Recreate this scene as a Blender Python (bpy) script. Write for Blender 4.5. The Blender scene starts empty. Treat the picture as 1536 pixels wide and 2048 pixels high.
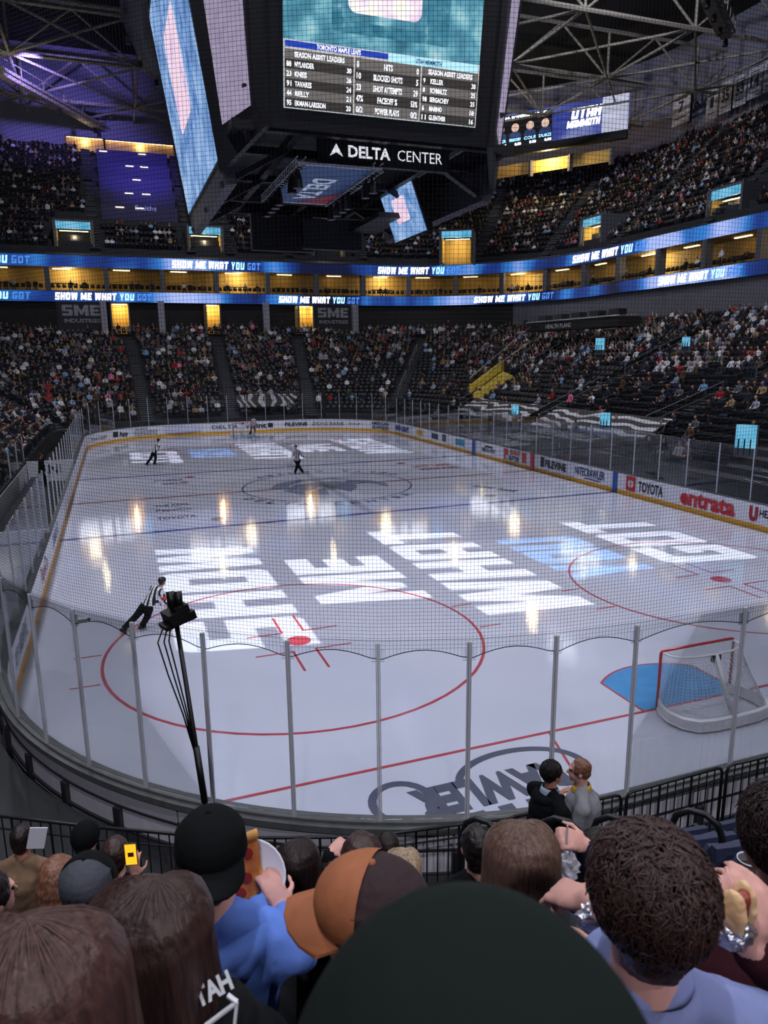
import bpy, bmesh, math, random
import numpy as np
from math import sin, cos, pi, hypot, radians, atan2, sqrt
from mathutils import Vector as V3, Matrix as M4, Quaternion
random.seed(7); rng = np.random.default_rng(7)
SC = bpy.context.scene; COL = SC.collection
# ------------------------------------------------ camera
CAM = V3((-10.4895, -7.2340, 6.9105)); YAW, PIT, ROL, FPX = 0.34978, -0.21252, -0.0111, 1451.06
_f = V3((sin(YAW)*cos(PIT), cos(YAW)*cos(PIT), sin(PIT))); _r = V3((cos(YAW), -sin(YAW), 0)); _u = _r.cross(_f)
_r2 = _r*cos(ROL)+_u*sin(ROL); _u2 = -_r*sin(ROL)+_u*cos(ROL)
cd = bpy.data.cameras.new('camera'); cam = bpy.data.objects.new('camera', cd); COL.objects.link(cam)
cam.matrix_world = M4((( _r2.x,_u2.x,-_f.x,CAM.x),(_r2.y,_u2.y,-_f.y,CAM.y),(_r2.z,_u2.z,-_f.z,CAM.z),(0,0,0,1)))
cd.sensor_fit = 'VERTICAL'; cd.sensor_height = 24; cd.lens = FPX*24/2048; cd.clip_start = .02; cd.clip_end = 500
cd.dof.use_dof = True; cd.dof.focus_distance = 30; cd.dof.aperture_fstop = cd.lens/3.2
SC.camera = cam
def at(px, py, x=None, y=None, z=None, d=None):
    D = _f+_r2*((px-768)/FPX)-_u2*((py-1024)/FPX)
    t = (z-CAM.z)/D.z if z is not None else (x-CAM.x)/D.x if x is not None else (y-CAM.y)/D.y if y is not None else d
    return CAM+D*t
def proj(p):
    d = V3(p)-CAM; z = d.dot(_f)
    return (768+FPX*d.dot(_r2)/z, 1024-FPX*d.dot(_u2)/z, z)
# ------------------------------------------------ world, lights, exposure
w = bpy.data.worlds.new('arena_air'); SC.world = w; w.use_nodes = True
w.node_tree.nodes['Background'].inputs[0].default_value = (.17, .18, .30, 1); w.node_tree.nodes['Background'].inputs[1].default_value = .16
SC.view_settings.view_transform = 'Standard'; SC.view_settings.look = 'None'; SC.view_settings.gamma = 1
SC.view_settings.use_curve_mapping = False; SC.view_settings.exposure = 0.0
cy = SC.cycles; cy.max_bounces = 4; cy.diffuse_bounces = 1; cy.glossy_bounces = 2; cy.transmission_bounces = 4; cy.transparent_max_bounces = 10; cy.caustics_reflective = False; cy.caustics_refractive = False; cy.adaptive_threshold = .1; cy.adaptive_min_samples = 16
def lamp(name, kind, loc, power, col=(1, 1, 1), size=.3, to=None, spot=None, blend=.3):
    l = bpy.data.lights.new(name, kind); l.energy = power; l.color = col
    if kind == 'AREA': l.shape = 'DISK'; l.size = size
    else: l.shadow_soft_size = size
    if spot: l.spot_size = radians(spot); l.spot_blend = blend
    o = bpy.data.objects.new(name, l); COL.objects.link(o); o.location = loc
    if to is not None: o.rotation_euler = (V3(to)-V3(loc)).to_track_quat('-Z', 'Y').to_euler()
    return o
RIG = [(x, y) for x in (-16, 16) for y in (-6, 12, 28, 43)]
for x, y in RIG: lamp('rig_light', 'SPOT', (x, y, 38), 13500, (.90, .92, 1.0), .35, (x*.75, y, 0), 150, 1)
for x in (-10, 6): lamp('far_end_light', 'SPOT', (x, 76, 37), 5000, (.92, .93, 1.0), .35, (x, 92, 8), 130, 1)
lamp('purple_wash', 'SPOT', (-5, 84, 36), 16000, (.22, .16, 1.0), .4, (-5, 104, 29), 50, 1)
lamp('purple_wash', 'SPOT', (-16, 84, 37), 13000, (.36, .28, 1.0), .4, (-16, 107, 41), 70, .8)
for x, y in ((14, 66), (26, 44)): lamp('upper_stand_fill', 'SPOT', (x, y, 41), 15000, (.9, .92, 1.0), .4, (x+30, y+20, 26), 110, 1)  # added fill lamps to brighten the upper stand, no real fixtures
for x in (-16, 4): lamp('near_stand_fill', 'SPOT', (x, -24, 24), 7000, (.95, .93, 1.0), .4, (-9, -3.5, 4.5), 44, 1)  # invented fill from behind the camera, lifts the backs of the near crowd
# ------------------------------------------------ helpers
def lin(c):
    if isinstance(c, str): c = tuple(int(c[i:i+2], 16)/255 for i in (0, 2, 4))
    return tuple(((v+.055)/1.055)**2.4 if v > .04045 else v/12.92 for v in c)
MATS = {}
def mat(name, c='808080', rough=.6, metal=0, emit=0, noise=0, scale=8, bump=0, coat=0, stretch=None, c2=None, spec=.5, trans=0):
    if name in MATS: return MATS[name]
    m = bpy.data.materials.new(name); m.use_nodes = True; N = m.node_tree.nodes; L = m.node_tree.links
    b = N['Principled BSDF']; col = lin(c)+(1,)
    b.inputs['Base Color'].default_value = col; b.inputs['Roughness'].default_value = rough; b.inputs['Metallic'].default_value = metal
    b.inputs['Specular IOR Level'].default_value = spec
    if coat: b.inputs['Coat Weight'].default_value = coat; b.inputs['Coat Roughness'].default_value = .08
    if trans: b.inputs['Transmission Weight'].default_value = trans
    if noise or bump or c2:
        tc = N.new('ShaderNodeTexCoord'); mp = N.new('ShaderNodeMapping'); L.new(tc.outputs['Object'], mp.inputs[0])
        if stretch: mp.inputs['Scale'].default_value = stretch
        n = N.new('ShaderNodeTexNoise'); n.inputs['Scale'].default_value = scale; n.inputs['Detail'].default_value = 4; L.new(mp.outputs[0], n.inputs[0])
        r = N.new('ShaderNodeValToRGB'); L.new(n.outputs[0], r.inputs[0]); r.color_ramp.elements[0].position = .3; r.color_ramp.elements[1].position = .7
        k = noise or 0
        r.color_ramp.elements[0].color = tuple(v*(1-k) for v in col[:3])+(1,)
        r.color_ramp.elements[1].color = (lin(c2)+(1,)) if c2 else tuple(min(1, v*(1+k)) for v in col[:3])+(1,)
        if noise or c2: L.new(r.outputs[0], b.inputs['Base Color'])
        if emit: L.new(r.outputs[0], b.inputs['Emission Color'])
        if bump:
            bp = N.new('ShaderNodeBump'); bp.inputs['Strength'].default_value = bump; bp.inputs['Distance'].default_value = .01
            L.new(n.outputs[0], bp.inputs['Height']); L.new(bp.outputs[0], b.inputs['Normal'])
    if emit:
        if not (noise or c2): b.inputs['Emission Color'].default_value = col
        b.inputs['Emission Strength'].default_value = emit
    if emit: m.cycles.emission_sampling = 'NONE'
    MATS[name] = m; return m
def attr_mat(name, objcol=False, rough=.85):
    """cloth / skin colours carried by the mesh itself; with objcol the garment takes the object's own colour"""
    m = bpy.data.materials.new(name); m.use_nodes = True; N = m.node_tree.nodes; L = m.node_tree.links; b = N['Principled BSDF']
    b.inputs['Roughness'].default_value = rough; b.inputs['Specular IOR Level'].default_value = .2
    a = N.new('ShaderNodeAttribute'); a.attribute_name = 'col'
    if objcol:
        oi = N.new('ShaderNodeObjectInfo'); mx = N.new('ShaderNodeMix'); mx.data_type = 'RGBA'
        L.new(a.outputs['Alpha'], mx.inputs[0]); L.new(a.outputs['Color'], mx.inputs[6]); L.new(oi.outputs['Color'], mx.inputs[7]); L.new(mx.outputs[2], b.inputs['Base Color'])
    else: L.new(a.outputs['Color'], b.inputs['Base Color'])
    MATS[name] = m; return m
def link(name, me, m=None, parent=None, loc=None):
    o = bpy.data.objects.new(name, me); COL.objects.link(o)
    if m is not None and me is not None: me.materials.clear(); [me.materials.append(q) for q in (m if isinstance(m, (list, tuple)) else [m])]
    if parent is not None: o.parent = parent
    if loc is not None: o.location = loc
    return o
def tag(o, label=None, cat=None, group=None, kind=None):
    if label: o['label'] = label
    if cat: o['category'] = cat
    if group: o['group'] = group
    if kind: o['kind'] = kind
    return o
def thing(name, label, cat, loc=(0, 0, 0), rz=0, group=None):
    o = bpy.data.objects.new(name, None); COL.objects.link(o); o.location = loc; o.rotation_euler = (0, 0, rz); o.empty_display_size = .1
    return tag(o, label, cat, group)
def mesh(name, v, f, smooth=False):
    me = bpy.data.meshes.new(name); me.from_pydata([tuple(p) for p in v], [], f); me.update()
    if smooth: me.polygons.foreach_set('use_smooth', [True]*len(me.polygons))
    return me
class MB:
    """collects shapes of ONE part"""
    def __init__(s): s.v = []; s.f = []
    def add(s, v, f): n = len(s.v); s.v += [V3(p) for p in v]; s.f += [tuple(i+n for i in q) for q in f]; return s
    def box(s, c, d, R=None):
        c = V3(c); v = []
        for z in (-1, 1):
            for x, y in ((-1, -1), (1, -1), (1, 1), (-1, 1)):
                p = V3((x*d[0]/2, y*d[1]/2, z*d[2]/2)); v.append(c+(R@p if R else p))
        return s.add(v, [(3, 2, 1, 0), (4, 5, 6, 7), (0, 1, 5, 4), (1, 2, 6, 5), (2, 3, 7, 6), (3, 0, 4, 7)])
    def bar(s, a, b, w, h=None, up=(0, 0, 1)):
        a, b = V3(a), V3(b); d = b-a; L = d.length; d.normalize(); u = V3(up)
        if abs(d.dot(u)) > .99: u = V3((1, 0, 0))
        x = d.cross(u).normalized(); z = x.cross(d)
        return s.box((a+b)/2, (w, L, h or w), M4((x, d, z)).transposed())
    def tube(s, P, r, n=8, caps=True):
        P = [V3(p) for p in P]; k = len(P); rr = r if isinstance(r, (list, tuple)) else [r]*k; v = []; X = None
        for i, p in enumerate(P):
            d = (P[min(i+1, k-1)]-P[max(i-1, 0)]).normalized()
            if X is None: X = d.orthogonal().normalized()
            X = (X-d*X.dot(d)).normalized(); Y = d.cross(X)
            v += [p+(X*cos(2*pi*j/n)+Y*sin(2*pi*j/n))*rr[i] for j in range(n)]
        f = [(i*n+j, i*n+(j+1) % n, (i+1)*n+(j+1) % n, (i+1)*n+j) for i in range(k-1) for j in range(n)]
        if caps: f += [tuple(range(n-1, -1, -1)), tuple((k-1)*n+j for j in range(n))]
        return s.add(v, f)
    def ball(s, c, r, nu=10, nv=7, R=None):
        c = V3(c); r = r if isinstance(r, (list, tuple)) else (r,)*3; v = []; f = []
        for i in range(nv+1):
            a = pi*i/nv
            for j in range(nu):
                b = 2*pi*j/nu; p = V3((r[0]*sin(a)*cos(b), r[1]*sin(a)*sin(b), r[2]*cos(a))); v.append(c+(R@p if R else p))
        for i in range(nv):
            for j in range(nu):
                q = [i*nu+j, (i+1)*nu+j, (i+1)*nu+(j+1) % nu, i*nu+(j+1) % nu]
                f.append(tuple(q[1:] if False else q))
        return s.add(v, f)
    def lathe(s, prof, c=(0, 0, 0), n=16, R=None):
        c = V3(c); v = []
        for r, z in prof:
            for j in range(n):
                p = V3((r*cos(2*pi*j/n), r*sin(2*pi*j/n), z)); v.append(c+(R@p if R else p))
        return s.add(v, [(i*n+j, i*n+(j+1) % n, (i+1)*n+(j+1) % n, (i+1)*n+j) for i in range(len(prof)-1) for j in range(n)])
    def quad(s, a, b, c, d): return s.add([a, b, c, d], [(0, 1, 2, 3)])
    def slab(s, P, off):
        """polygon P with thickness vector off"""
        n = len(P); P = [V3(p) for p in P]; off = V3(off)
        return s.add(P+[p+off for p in P], [tuple(range(n-1, -1, -1)), tuple(range(n, 2*n))]+[(i, (i+1) % n, n+(i+1) % n, n+i) for i in range(n)])
    def grid(s, rows, closed=False):
        n = len(rows[0]); k = len(rows); v = [p for r in rows for p in r]
        return s.add(v, [(i*n+j, i*n+(j+1) % n, (i+1)*n+(j+1) % n, (i+1)*n+j) for i in range(k-1) for j in range(n if closed else n-1)])
    def mesh(s, name='part', smooth=False): return mesh(name, s.v, s.f, smooth)
    def build(s, name, m, parent=None, smooth=False, loc=None): return link(name, s.mesh(name, smooth), m, parent, loc)
def frame_matrix(o, x, y):
    x = V3(x).normalized(); y = V3(y); z = x.cross(y).normalized(); y = z.cross(x)
    return M4(((x.x, y.x, z.x, o[0]), (x.y, y.y, z.y, o[1]), (x.z, y.z, z.z, o[2]), (0, 0, 0, 1)))
_txt = {}
def text_mesh(s, bold=0.0, ext=0, fit=None, height=1.0, spacing=1.0):
    """lettering as a flat mesh, left-bottom aligned at the origin, capital height = height, optional total width"""
    cu = bpy.data.curves.new('t', 'FONT'); cu.body = s; cu.size = 1; cu.offset = bold; cu.resolution_u = 2; cu.extrude = ext; cu.space_character = spacing; cu.fill_mode = 'FRONT' if not ext else 'BOTH'
    o = bpy.data.objects.new('t', cu)
    me = bpy.data.meshes.new_from_object(o); bpy.data.objects.remove(o); bpy.data.curves.remove(cu)
    if len(me.vertices) == 0: return me
    a = np.array([v.co for v in me.vertices]); lo = a.min(0); hi = a.max(0)
    sy = height/.72; sx = sy if fit is None else fit/max(hi[0]-lo[0], 1e-6)
    a[:, 0] = (a[:, 0]-lo[0])*sx; a[:, 1] *= sy
    me.vertices.foreach_set('co', a.ravel()); me.update(); return me
def text(name, s, m, o, x, y, height, fit=None, bold=.0, parent=None, spacing=1.0):
    me = text_mesh(s, bold, 0, fit, height, spacing); ob = link(name, me, m, None); ob.matrix_world = frame_matrix(o, x, y)
    if parent is not None: ob.parent = parent; ob.matrix_parent_inverse = parent.matrix_basis.inverted()
    return ob
GL = dict(S=[[(0,0),(.72,0),(.8,.08),(.8,.6),(.28,.6),(.28,.76),(.8,.76),(.8,1),(.08,1),(0,.92),(0,.4),(.52,.4),(.52,.24),(0,.24)]],
 H=[[(0,0),(.28,0),(.28,.38),(.52,.38),(.52,0),(.8,0),(.8,1),(.52,1),(.52,.62),(.28,.62),(.28,1),(0,1)]],
 O=[[(.08,0),(.72,0),(.8,.08),(.8,.92),(.72,1),(.08,1),(0,.92),(0,.08)],[(.28,.24),(.28,.76),(.52,.76),(.52,.24)]],
 W=[[(0,1),(.12,0),(.42,0),(.575,.5),(.73,0),(1.03,0),(1.15,1),(.87,1),(.82,.45),(.68,1),(.47,1),(.33,.45),(.28,1)]],
 M=[[(0,0),(.28,0),(.28,.55),(.45,.1),(.65,.1),(.82,.55),(.82,0),(1.1,0),(1.1,1),(.8,1),(.55,.45),(.3,1),(0,1)]],
 E=[[(0,0),(.75,0),(.75,.24),(.28,.24),(.28,.39),(.68,.39),(.68,.61),(.28,.61),(.28,.76),(.75,.76),(.75,1),(0,1)]],
 A=[[(0,0),(.28,0),(.28,.25),(.52,.25),(.52,0),(.8,0),(.8,.92),(.72,1),(.08,1),(0,.92)],[(.28,.47),(.52,.47),(.52,.77),(.28,.77)]],
 T=[[(.26,0),(.54,0),(.54,.76),(.8,.76),(.8,1),(0,1),(0,.76),(.26,.76)]],
 Y=[[(.28,0),(.56,0),(.56,.35),(.84,1),(.55,1),(.42,.62),(.29,1),(0,1),(.28,.35)]],
 U=[[(.08,0),(.72,0),(.8,.08),(.8,1),(.52,1),(.52,.24),(.28,.24),(.28,1),(0,1),(0,.08)]],
 G=[[(.08,0),(.8,0),(.8,.55),(.42,.55),(.42,.36),(.52,.36),(.52,.24),(.28,.24),(.28,.76),(.8,.76),(.8,1),(.08,1),(0,.92),(0,.08)]])
def glyph_polys(s, width=None, shear=.15, gap=.1):
    out = []; x = 0
    for ch in s:
        if ch == ' ': x += .4; continue
        w_ = max(p[0] for p in GL[ch][0])
        for k, poly in enumerate(GL[ch]): out.append([(x+p[0]+shear*p[1], p[1]) for p in poly])
        x += w_+gap
    tot = x-gap+shear; k = (width/tot) if width else 1
    return [[(px*k, py) for px, py in q] for q in out], tot*k
def fill_polys(polys):
    """filled flat mesh of polygons, inner ones are holes (even-odd)"""
    cu = bpy.data.curves.new('g', 'CURVE'); cu.dimensions = '2D'; cu.fill_mode = 'FRONT'
    for q in polys:
        sp = cu.splines.new('POLY'); sp.points.add(len(q)-1); sp.use_cyclic_u = True
        for i, p in enumerate(q): sp.points[i].co = (p[0], p[1], 0, 1)
    o = bpy.data.objects.new('g', cu)
    me = bpy.data.meshes.new_from_object(o); bpy.data.objects.remove(o); bpy.data.curves.remove(cu); return me
# rink outline (centre line of the rink is x = 0, near end boards at y = 0)
HX, HY, RC = 12.954, 30.48, 8.53
def outline(off=0.0, n=14, hx=HX, hy=HY, rc=RC, cy=HY):
    """closed rounded rectangle, counter-clockwise from the near-right corner start"""
    P = []; r = rc+off; ax, ay = hx-rc, hy-rc
    for sx, sy, a0 in ((1, -1, -90), (1, 1, 0), (-1, 1, 90), (-1, -1, 180)):
        for i in range(n+1):
            a = radians(a0+90*i/n); P.append(V3((sx*ax+r*cos(a), cy+sy*ay+r*sin(a), 0)))
    return P
def resample(P, step, closed=True):
    Q = P+[P[0]] if closed else P; L = [0]
    for a, b in zip(Q, Q[1:]): L.append(L[-1]+(b-a).length)
    n = max(2, round(L[-1]/step)); out = []; j = 0
    for i in range(n if closed else n+1):
        s_ = L[-1]*i/n
        while j < len(Q)-2 and L[j+1] < s_: j += 1
        t = (s_-L[j])/max(L[j+1]-L[j], 1e-9); out.append(Q[j].lerp(Q[j+1], t))
    return out
# ================================================ ice
def ice_material():
    m = mat('ice', 'c3c6da', .45, spec=.5); N = m.node_tree.nodes; L = m.node_tree.links; b = N['Principled BSDF']
    tc = N.new('ShaderNodeTexCoord'); n1 = N.new('ShaderNodeTexNoise'); n1.inputs['Scale'].default_value = .35; n1.inputs['Detail'].default_value = 6; L.new(tc.outputs['Object'], n1.inputs[0])
    r = N.new('ShaderNodeValToRGB'); r.color_ramp.elements[0].color = lin('b4b7ce')+(1,); r.color_ramp.elements[1].color = lin('c8cbdd')+(1,); L.new(n1.outputs[0], r.inputs[0]); L.new(r.outputs[0], b.inputs['Base Color'])
    b.inputs['Coat Weight'].default_value = 1; b.inputs['Coat IOR'].default_value = 1.33
    n2 = N.new('ShaderNodeTexNoise'); n2.inputs['Scale'].default_value = 1.3; n2.inputs['Detail'].default_value = 8; n2.inputs['Roughness'].default_value = .7; L.new(tc.outputs['Object'], n2.inputs[0])
    r2 = N.new('ShaderNodeMapRange'); r2.inputs[1].default_value = .3; r2.inputs[2].default_value = .7; r2.inputs[3].default_value = .008; r2.inputs[4].default_value = .04; L.new(n2.outputs[0], r2.inputs[0]); L.new(r2.outputs[0], b.inputs['Coat Roughness'])
    sc_ = []
    for rot, s in ((.5, (.7, 60, 1)), (-.7, (50, .6, 1)), (1.2, (.5, 45, 1))):       # skate scratches
        mp = N.new('ShaderNodeMapping'); mp.inputs['Rotation'].default_value = (0, 0, rot); mp.inputs['Scale'].default_value = s; L.new(tc.outputs['Object'], mp.inputs[0])
        nn = N.new('ShaderNodeTexNoise'); nn.inputs['Scale'].default_value = 1; nn.inputs['Detail'].default_value = 2; L.new(mp.outputs[0], nn.inputs[0]); sc_.append(nn)
    a1 = N.new('ShaderNodeMath'); a1.operation = 'ADD'; L.new(sc_[0].outputs[0], a1.inputs[0]); L.new(sc_[1].outputs[0], a1.inputs[1])
    a2 = N.new('ShaderNodeMath'); a2.operation = 'ADD'; L.new(a1.outputs[0], a2.inputs[0]); L.new(sc_[2].outputs[0], a2.inputs[1])
    bp = N.new('ShaderNodeBump'); bp.inputs['Strength'].default_value = .03; bp.inputs['Distance'].default_value = .01; L.new(a2.outputs[0], bp.inputs['Height']); L.new(bp.outputs[0], b.inputs['Coat Normal'])
    return m
ICE_M = ice_material()
ice_o = outline(0, 16); ice = MB().add(ice_o, [tuple(range(len(ice_o)))]).build('floor', ICE_M); tag(ice, 'white ice sheet of the hockey rink with red and blue markings', 'ice', kind='structure')
def paint(name, c): return mat('ice_paint_'+name, c, .4, coat=1, noise=.12, scale=3)
PR, PB, PC, PG, PD = paint('red', 'ad3a49'), paint('blue', '2c3486'), paint('crease', '3f8fd0'), paint('grey', '565a70'), paint('darkred', '7c3340')
ZI = [.002]
def flat(name, P, m):
    ZI[0] += .00004; o = MB().add([V3((p[0], p[1], ZI[0])) for p in P], [tuple(range(len(P)))]).build(name, m, ice)
    return o
def line(name, a, b, w, m):
    a, b = V3((a[0], a[1], 0)), V3((b[0], b[1], 0)); d = (b-a).normalized(); n = V3((-d.y, d.x, 0))*(w/2)
    return flat(name, [a+n, a-n, b-n, b+n], m)
def ring(name, c, r, w, m, a0=0, a1=360, n=64, ry=None):
    ZI[0] += .00004; ry = ry or r; rows = []
    for i in range(n+1):
        a = radians(a0+(a1-a0)*i/n); rows.append([V3((c[0]+(r-w/2)*cos(a), c[1]+(ry-w/2)*sin(a), ZI[0])), V3((c[0]+(r+w/2)*cos(a), c[1]+(ry+w/2)*sin(a), ZI[0]))])
    return MB().grid(rows).build(name, m, ice)
def disc(name, c, r, m, n=24): return flat(name, [(c[0]+r*cos(2*pi*i/n), c[1]+r*sin(2*pi*i/n)) for i in range(n)], m)
FT = .3048
def xedge(y):
    dy = max(0, RC-y, y-(2*HY-RC)); return HX-RC+sqrt(max(0, RC*RC-dy*dy))
for y in (11*FT, 189*FT): line('goal_line', (-xedge(y)+.01, y), (xedge(y)-.01, y), .075, PR)
for y in (75*FT, 125*FT): line('blue_line', (-HX+.01, y), (HX-.01, y), .30, PB)
line('centre_line', (-HX+.01, 100*FT), (HX-.01, 100*FT), .26, PD)
for sx in (-1, 1):
    for y in (31*FT, 169*FT):
        c = (sx*22*FT, y); ring('face_off_circle', c, 15*FT, .075, PR); disc('face_off_spot', c, .31, PR)
        for hy in (-1, 1):
            for hx in (-1, 1):
                p = (c[0]+hx*.28, c[1]+hy*.60); line('face_off_mark', p, (p[0], p[1]+hy*1.2), .06, PR); q = (c[0]+hx*.60, c[1]+hy*.24)
                line('face_off_mark', (p[0], p[1]+.03*hy), (p[0]+hx*.9, p[1]+.03*hy), .06, PR)
                hxp = c[0]+hx*(15*FT+.02); line('hash_mark', (hxp, c[1]+hy*.85), (hxp+hx*.62, c[1]+hy*.85), .06, PR)
    for y in (80*FT, 120*FT): disc('face_off_spot', (sx*22*FT, y), .3, PD)
for gy, s in ((11*FT, 1), (189*FT, -1)):
    P = [(-1.22, gy+s*.03), (-1.22, gy+s*1.37)]+[(1.83*cos(radians(a)), gy+s*1.83*sin(radians(a))) for a in range(130, 49, -8)]+[(1.22, gy+s*1.37), (1.22, gy+s*.03)]
    flat('goal_crease', P if s < 0 else P[::-1], PC)
    for a, b in zip(P, P[1:]): line('crease_edge', a, b, .05, PR)
    for sx in (-1, 1): line('trapezoid_line', (sx*3.4, gy), (sx*4.27, gy-s*3.33), .05, PR)
ring('centre_circle', (0, 100*FT), 15*FT, .08, PB)
# centre emblem: a curled tusked head facing right, grey blue
def emblem(polys, c, sx, sy, m, rot=0):
    for q in polys: flat('centre_emblem', [(c[0]+(p[0]*cos(rot)-p[1]*sin(rot))*sx, c[1]+(p[0]*sin(rot)+p[1]*cos(rot))*sy) for p in q], m)
emblem([[(-1, .1), (-.8, .55), (-.3, .85), (.3, .8), (.55, .5), (.2, .62), (-.3, .6), (-.62, .3), (-.7, -.1)],
        [(-.75, -.05), (-.5, .3), (-.1, .45), (.25, .35), (.5, .1), (.45, -.35), (.2, -.75), (.05, -.3), (-.2, -.1), (-.45, -.5)],
        [(.5, .45), (.85, .25), (1.05, -.15), (.95, -.55), (.85, -.2), (.6, .1), (.35, .15)],
        [(-.85, -.15), (-.6, -.15), (-.5, -.55), (-.1, -.2), (-.2, -.85), (-.65, -.7)]], (0, 100*FT), 3.1, 3.0, paint('emblem', '6d7c9e'))
def ice_text(s, c, w_, h, rot, m, bold=.02, name='ice_lettering'):
    ZI[0] += .0001; x = V3((cos(rot), sin(rot), 0)); y = V3((-sin(rot), cos(rot), 0)); o = V3((c[0], c[1], ZI[0]))-x*(w_/2)-y*(h/2)
    return text(name, s, m, o, x, y, h, w_, bold, ice)
PGL = paint('lettering', '4b4f66')
ice_text('NITE', (-5.0, 1.28), 2.5, .66, pi, PGL, .06); ice_text('RAWLER', (-5.25, 2.12), 2.7, .7, pi, PGL, .06)
ring('lettering_swash', (-4.55, 2.32), 1.15, .14, PGL, 0, 165, 24, .72); ring('lettering_swash', (-6.75, 2.3), .48, .14, PGL, -60, 230, 20, .52)
ice_text('TOYOTA', (-8.35, 25.4), 1.7, .55, pi/2*.0, PD, .03); ice_text('PepsiCo', (-8.35, 27.2), 1.6, .5, 0, PGL, .02); ice_text('THE REAL', (-8.35, 28.3), 1.6, .5, 0, PGL, .02)
ice_text('SCHEELS', (-8.0, 35.9), 1.6, .6, 0, PGL, .03); ice_text('GRUB', (-7.7, 34.7), 1.4, .6, 0, PGL, .03)
ice_text('SALT LAKE', (8.1, 34.9), 2.6, .75, 0, PR, .03); ice_text('REGIONAL', (8.2, 33.7), 2.6, .7, 0, PD, .03)
ice_text('zions bank', (8.0, 26.1), 2.7, .7, -1.1, PGL, .02)
for k in range(14):     # DELTA CENTER lettering around the centre circle
    for s, base in (('DELTA CENTER  ', 25), ('DELTA CENTER  ', 205)):
        ch = s[k]; a = radians(base+k*9.2)
        if ch != ' ': ice_text(ch, (5.1*cos(a)*1.0, 100*FT+5.1*sin(a)), .5, .55, a+pi/2, PG, .02)
# ================================================ boards
BW, BY, BC, BD = mat('board_white', 'e2e2ec', .35, noise=.03, scale=2), mat('kick_plate_yellow', 'e0a122', .4), mat('board_cap', '5a5c5e', .4, noise=.15), mat('steel_dark', '2c2d33', .5)
boards = thing('dasher_boards', 'white dasher boards with yellow kick plate and printed adverts around the ice', 'boards')
def path_span(P, i0, i1): return [P[k % len(P)] for k in range(i0, i1+1)]
RO = resample(outline(0, 24), .3); NP = len(RO)
def normal_at(P, k): d = P[(k+1) % len(P)]-P[k-1]; return V3((d.y, -d.x, 0)).normalized()
NRM = [normal_at(RO, k) for k in range(NP)]
def strip(ks, o0, o1, z0, z1, trim=0):
    rows = []
    for j, k in enumerate(ks):
        p = RO[k % NP].copy(); n = NRM[k % NP]
        if trim and j in (0, len(ks)-1): p = p.lerp(RO[ks[1 if j == 0 else -2] % NP], trim/.3)
        rows.append([p+n*o0+V3((0, 0, z0)), p+n*o0+V3((0, 0, z1)), p+n*o1+V3((0, 0, z1)), p+n*o1+V3((0, 0, z0))])
    mb = MB().grid(rows, True); n = len(mb.v); mb.f += [(3, 2, 1, 0), (n-4, n-3, n-2, n-1)]; return mb
STEP = 8; k0 = 0
while k0 < NP:
    k1 = min(k0+STEP, NP); ks = list(range(k0, k1+1))
    p = strip(ks, 0, .06, .2, 1.03, .004).build('board_panel', BW, boards); strip(ks, -.012, .06, .0, .2, .004).build('kick_plate', BY, p)
    strip(ks, -.02, .14, 1.03, 1.07).build('cap_rail', BC, p)
    mid = RO[((k0+k1)//2) % NP]
    if mid.y < 14 and mid.x < 8:      # framed outer side seen from the near seats
        strip(ks, .10, .15, .0, .94, .02).build('outer_panel', mat('board_back', 'd2cfdc', .5, noise=.06), p)
        strip(ks, .12, .17, .66, .69).build('outer_rail', BD, p); strip(ks, .12, .19, .30, .35).build('outer_rail', BD, p); strip(ks, .12, .19, .0, .06).build('outer_rail', BD, p)
        strip(ks, .02, .22, .94, 1.03).build('outer_ledge', BC, p)
        for kk in (k0, k0+4): strip([kk, kk+1], .12, .22, 0, .66, .09).build('outer_post', BD, p)
    k0 = k1
def exit_hit(px, py, off=-.016):
    D = (at(px, py, d=1)-CAM); best = None
    for t in np.arange(8, 120, .02):
        q = CAM+D*t; qx = abs(q.x)-(HX-RC); qy = abs(q.y-HY)-(HY-RC)
        if hypot(max(qx, 0), max(qy, 0))+min(max(qx, qy), 0)-RC-off < 0: best = q
    return best
def ad(s, px0, px1, py, h, c, bold=.02, zc=.62):
    a, b = exit_hit(px0, py, -.024), exit_hit(px1, py, -.024); a.z = b.z = zc-h/2; x = (b-a)
    return text('advert_lettering', s, mat('print_'+c, c, .4), a, x, (0, 0, 1), h, x.length, bold, boards)
def adbox(px0, px1, py, z0, z1, c, name='advert_block', off=-.012):
    a, b = exit_hit(px0, py, off), exit_hit(px1, py, off); a.z = b.z = z0; d = V3((0, 0, z1-z0)); n = (b-a).cross(d).normalized()*.003
    return MB().slab([a, b, b+d, a+d], n).build(name, mat('print_'+c, c, .4), boards)
NV, BK, RD = '23286b', '24252c', 'c4202e'
ad('Kami Health', 183, 213, 869, .3, BK, .0); adbox(226, 236, 867, .4, .85, BK); ad('App', 238, 256, 867, .36, BK, .03)
ad('JUST', 270, 296, 857, .22, '5d6070', .0, .85); ad('INGREDIENTS', 268, 315, 861, .27, '5d6070', .0, .55); adbox(268, 315, 861, .3, .34, '5d6070')
adbox(328, 404, 859, .3, .92, 'cfd3ea'); ad('BUD LIGHT', 332, 400, 859, .40, '1f3a9a', .05)
ad('DELTA', 424, 477, 856, .36, '333a70', .0); ad('vivint', 490, 533, 854, .42, BK, .03); adbox(536, 546, 854, .4, .8, BK)
ad('FILEVINE', 570, 615, 852, .33, BK, .03); ad('ZIONS BANK', 624, 689, 850, .32, BK, .0); ad('SHOP', 697, 721, 853, .2, BK, .0)
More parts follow.
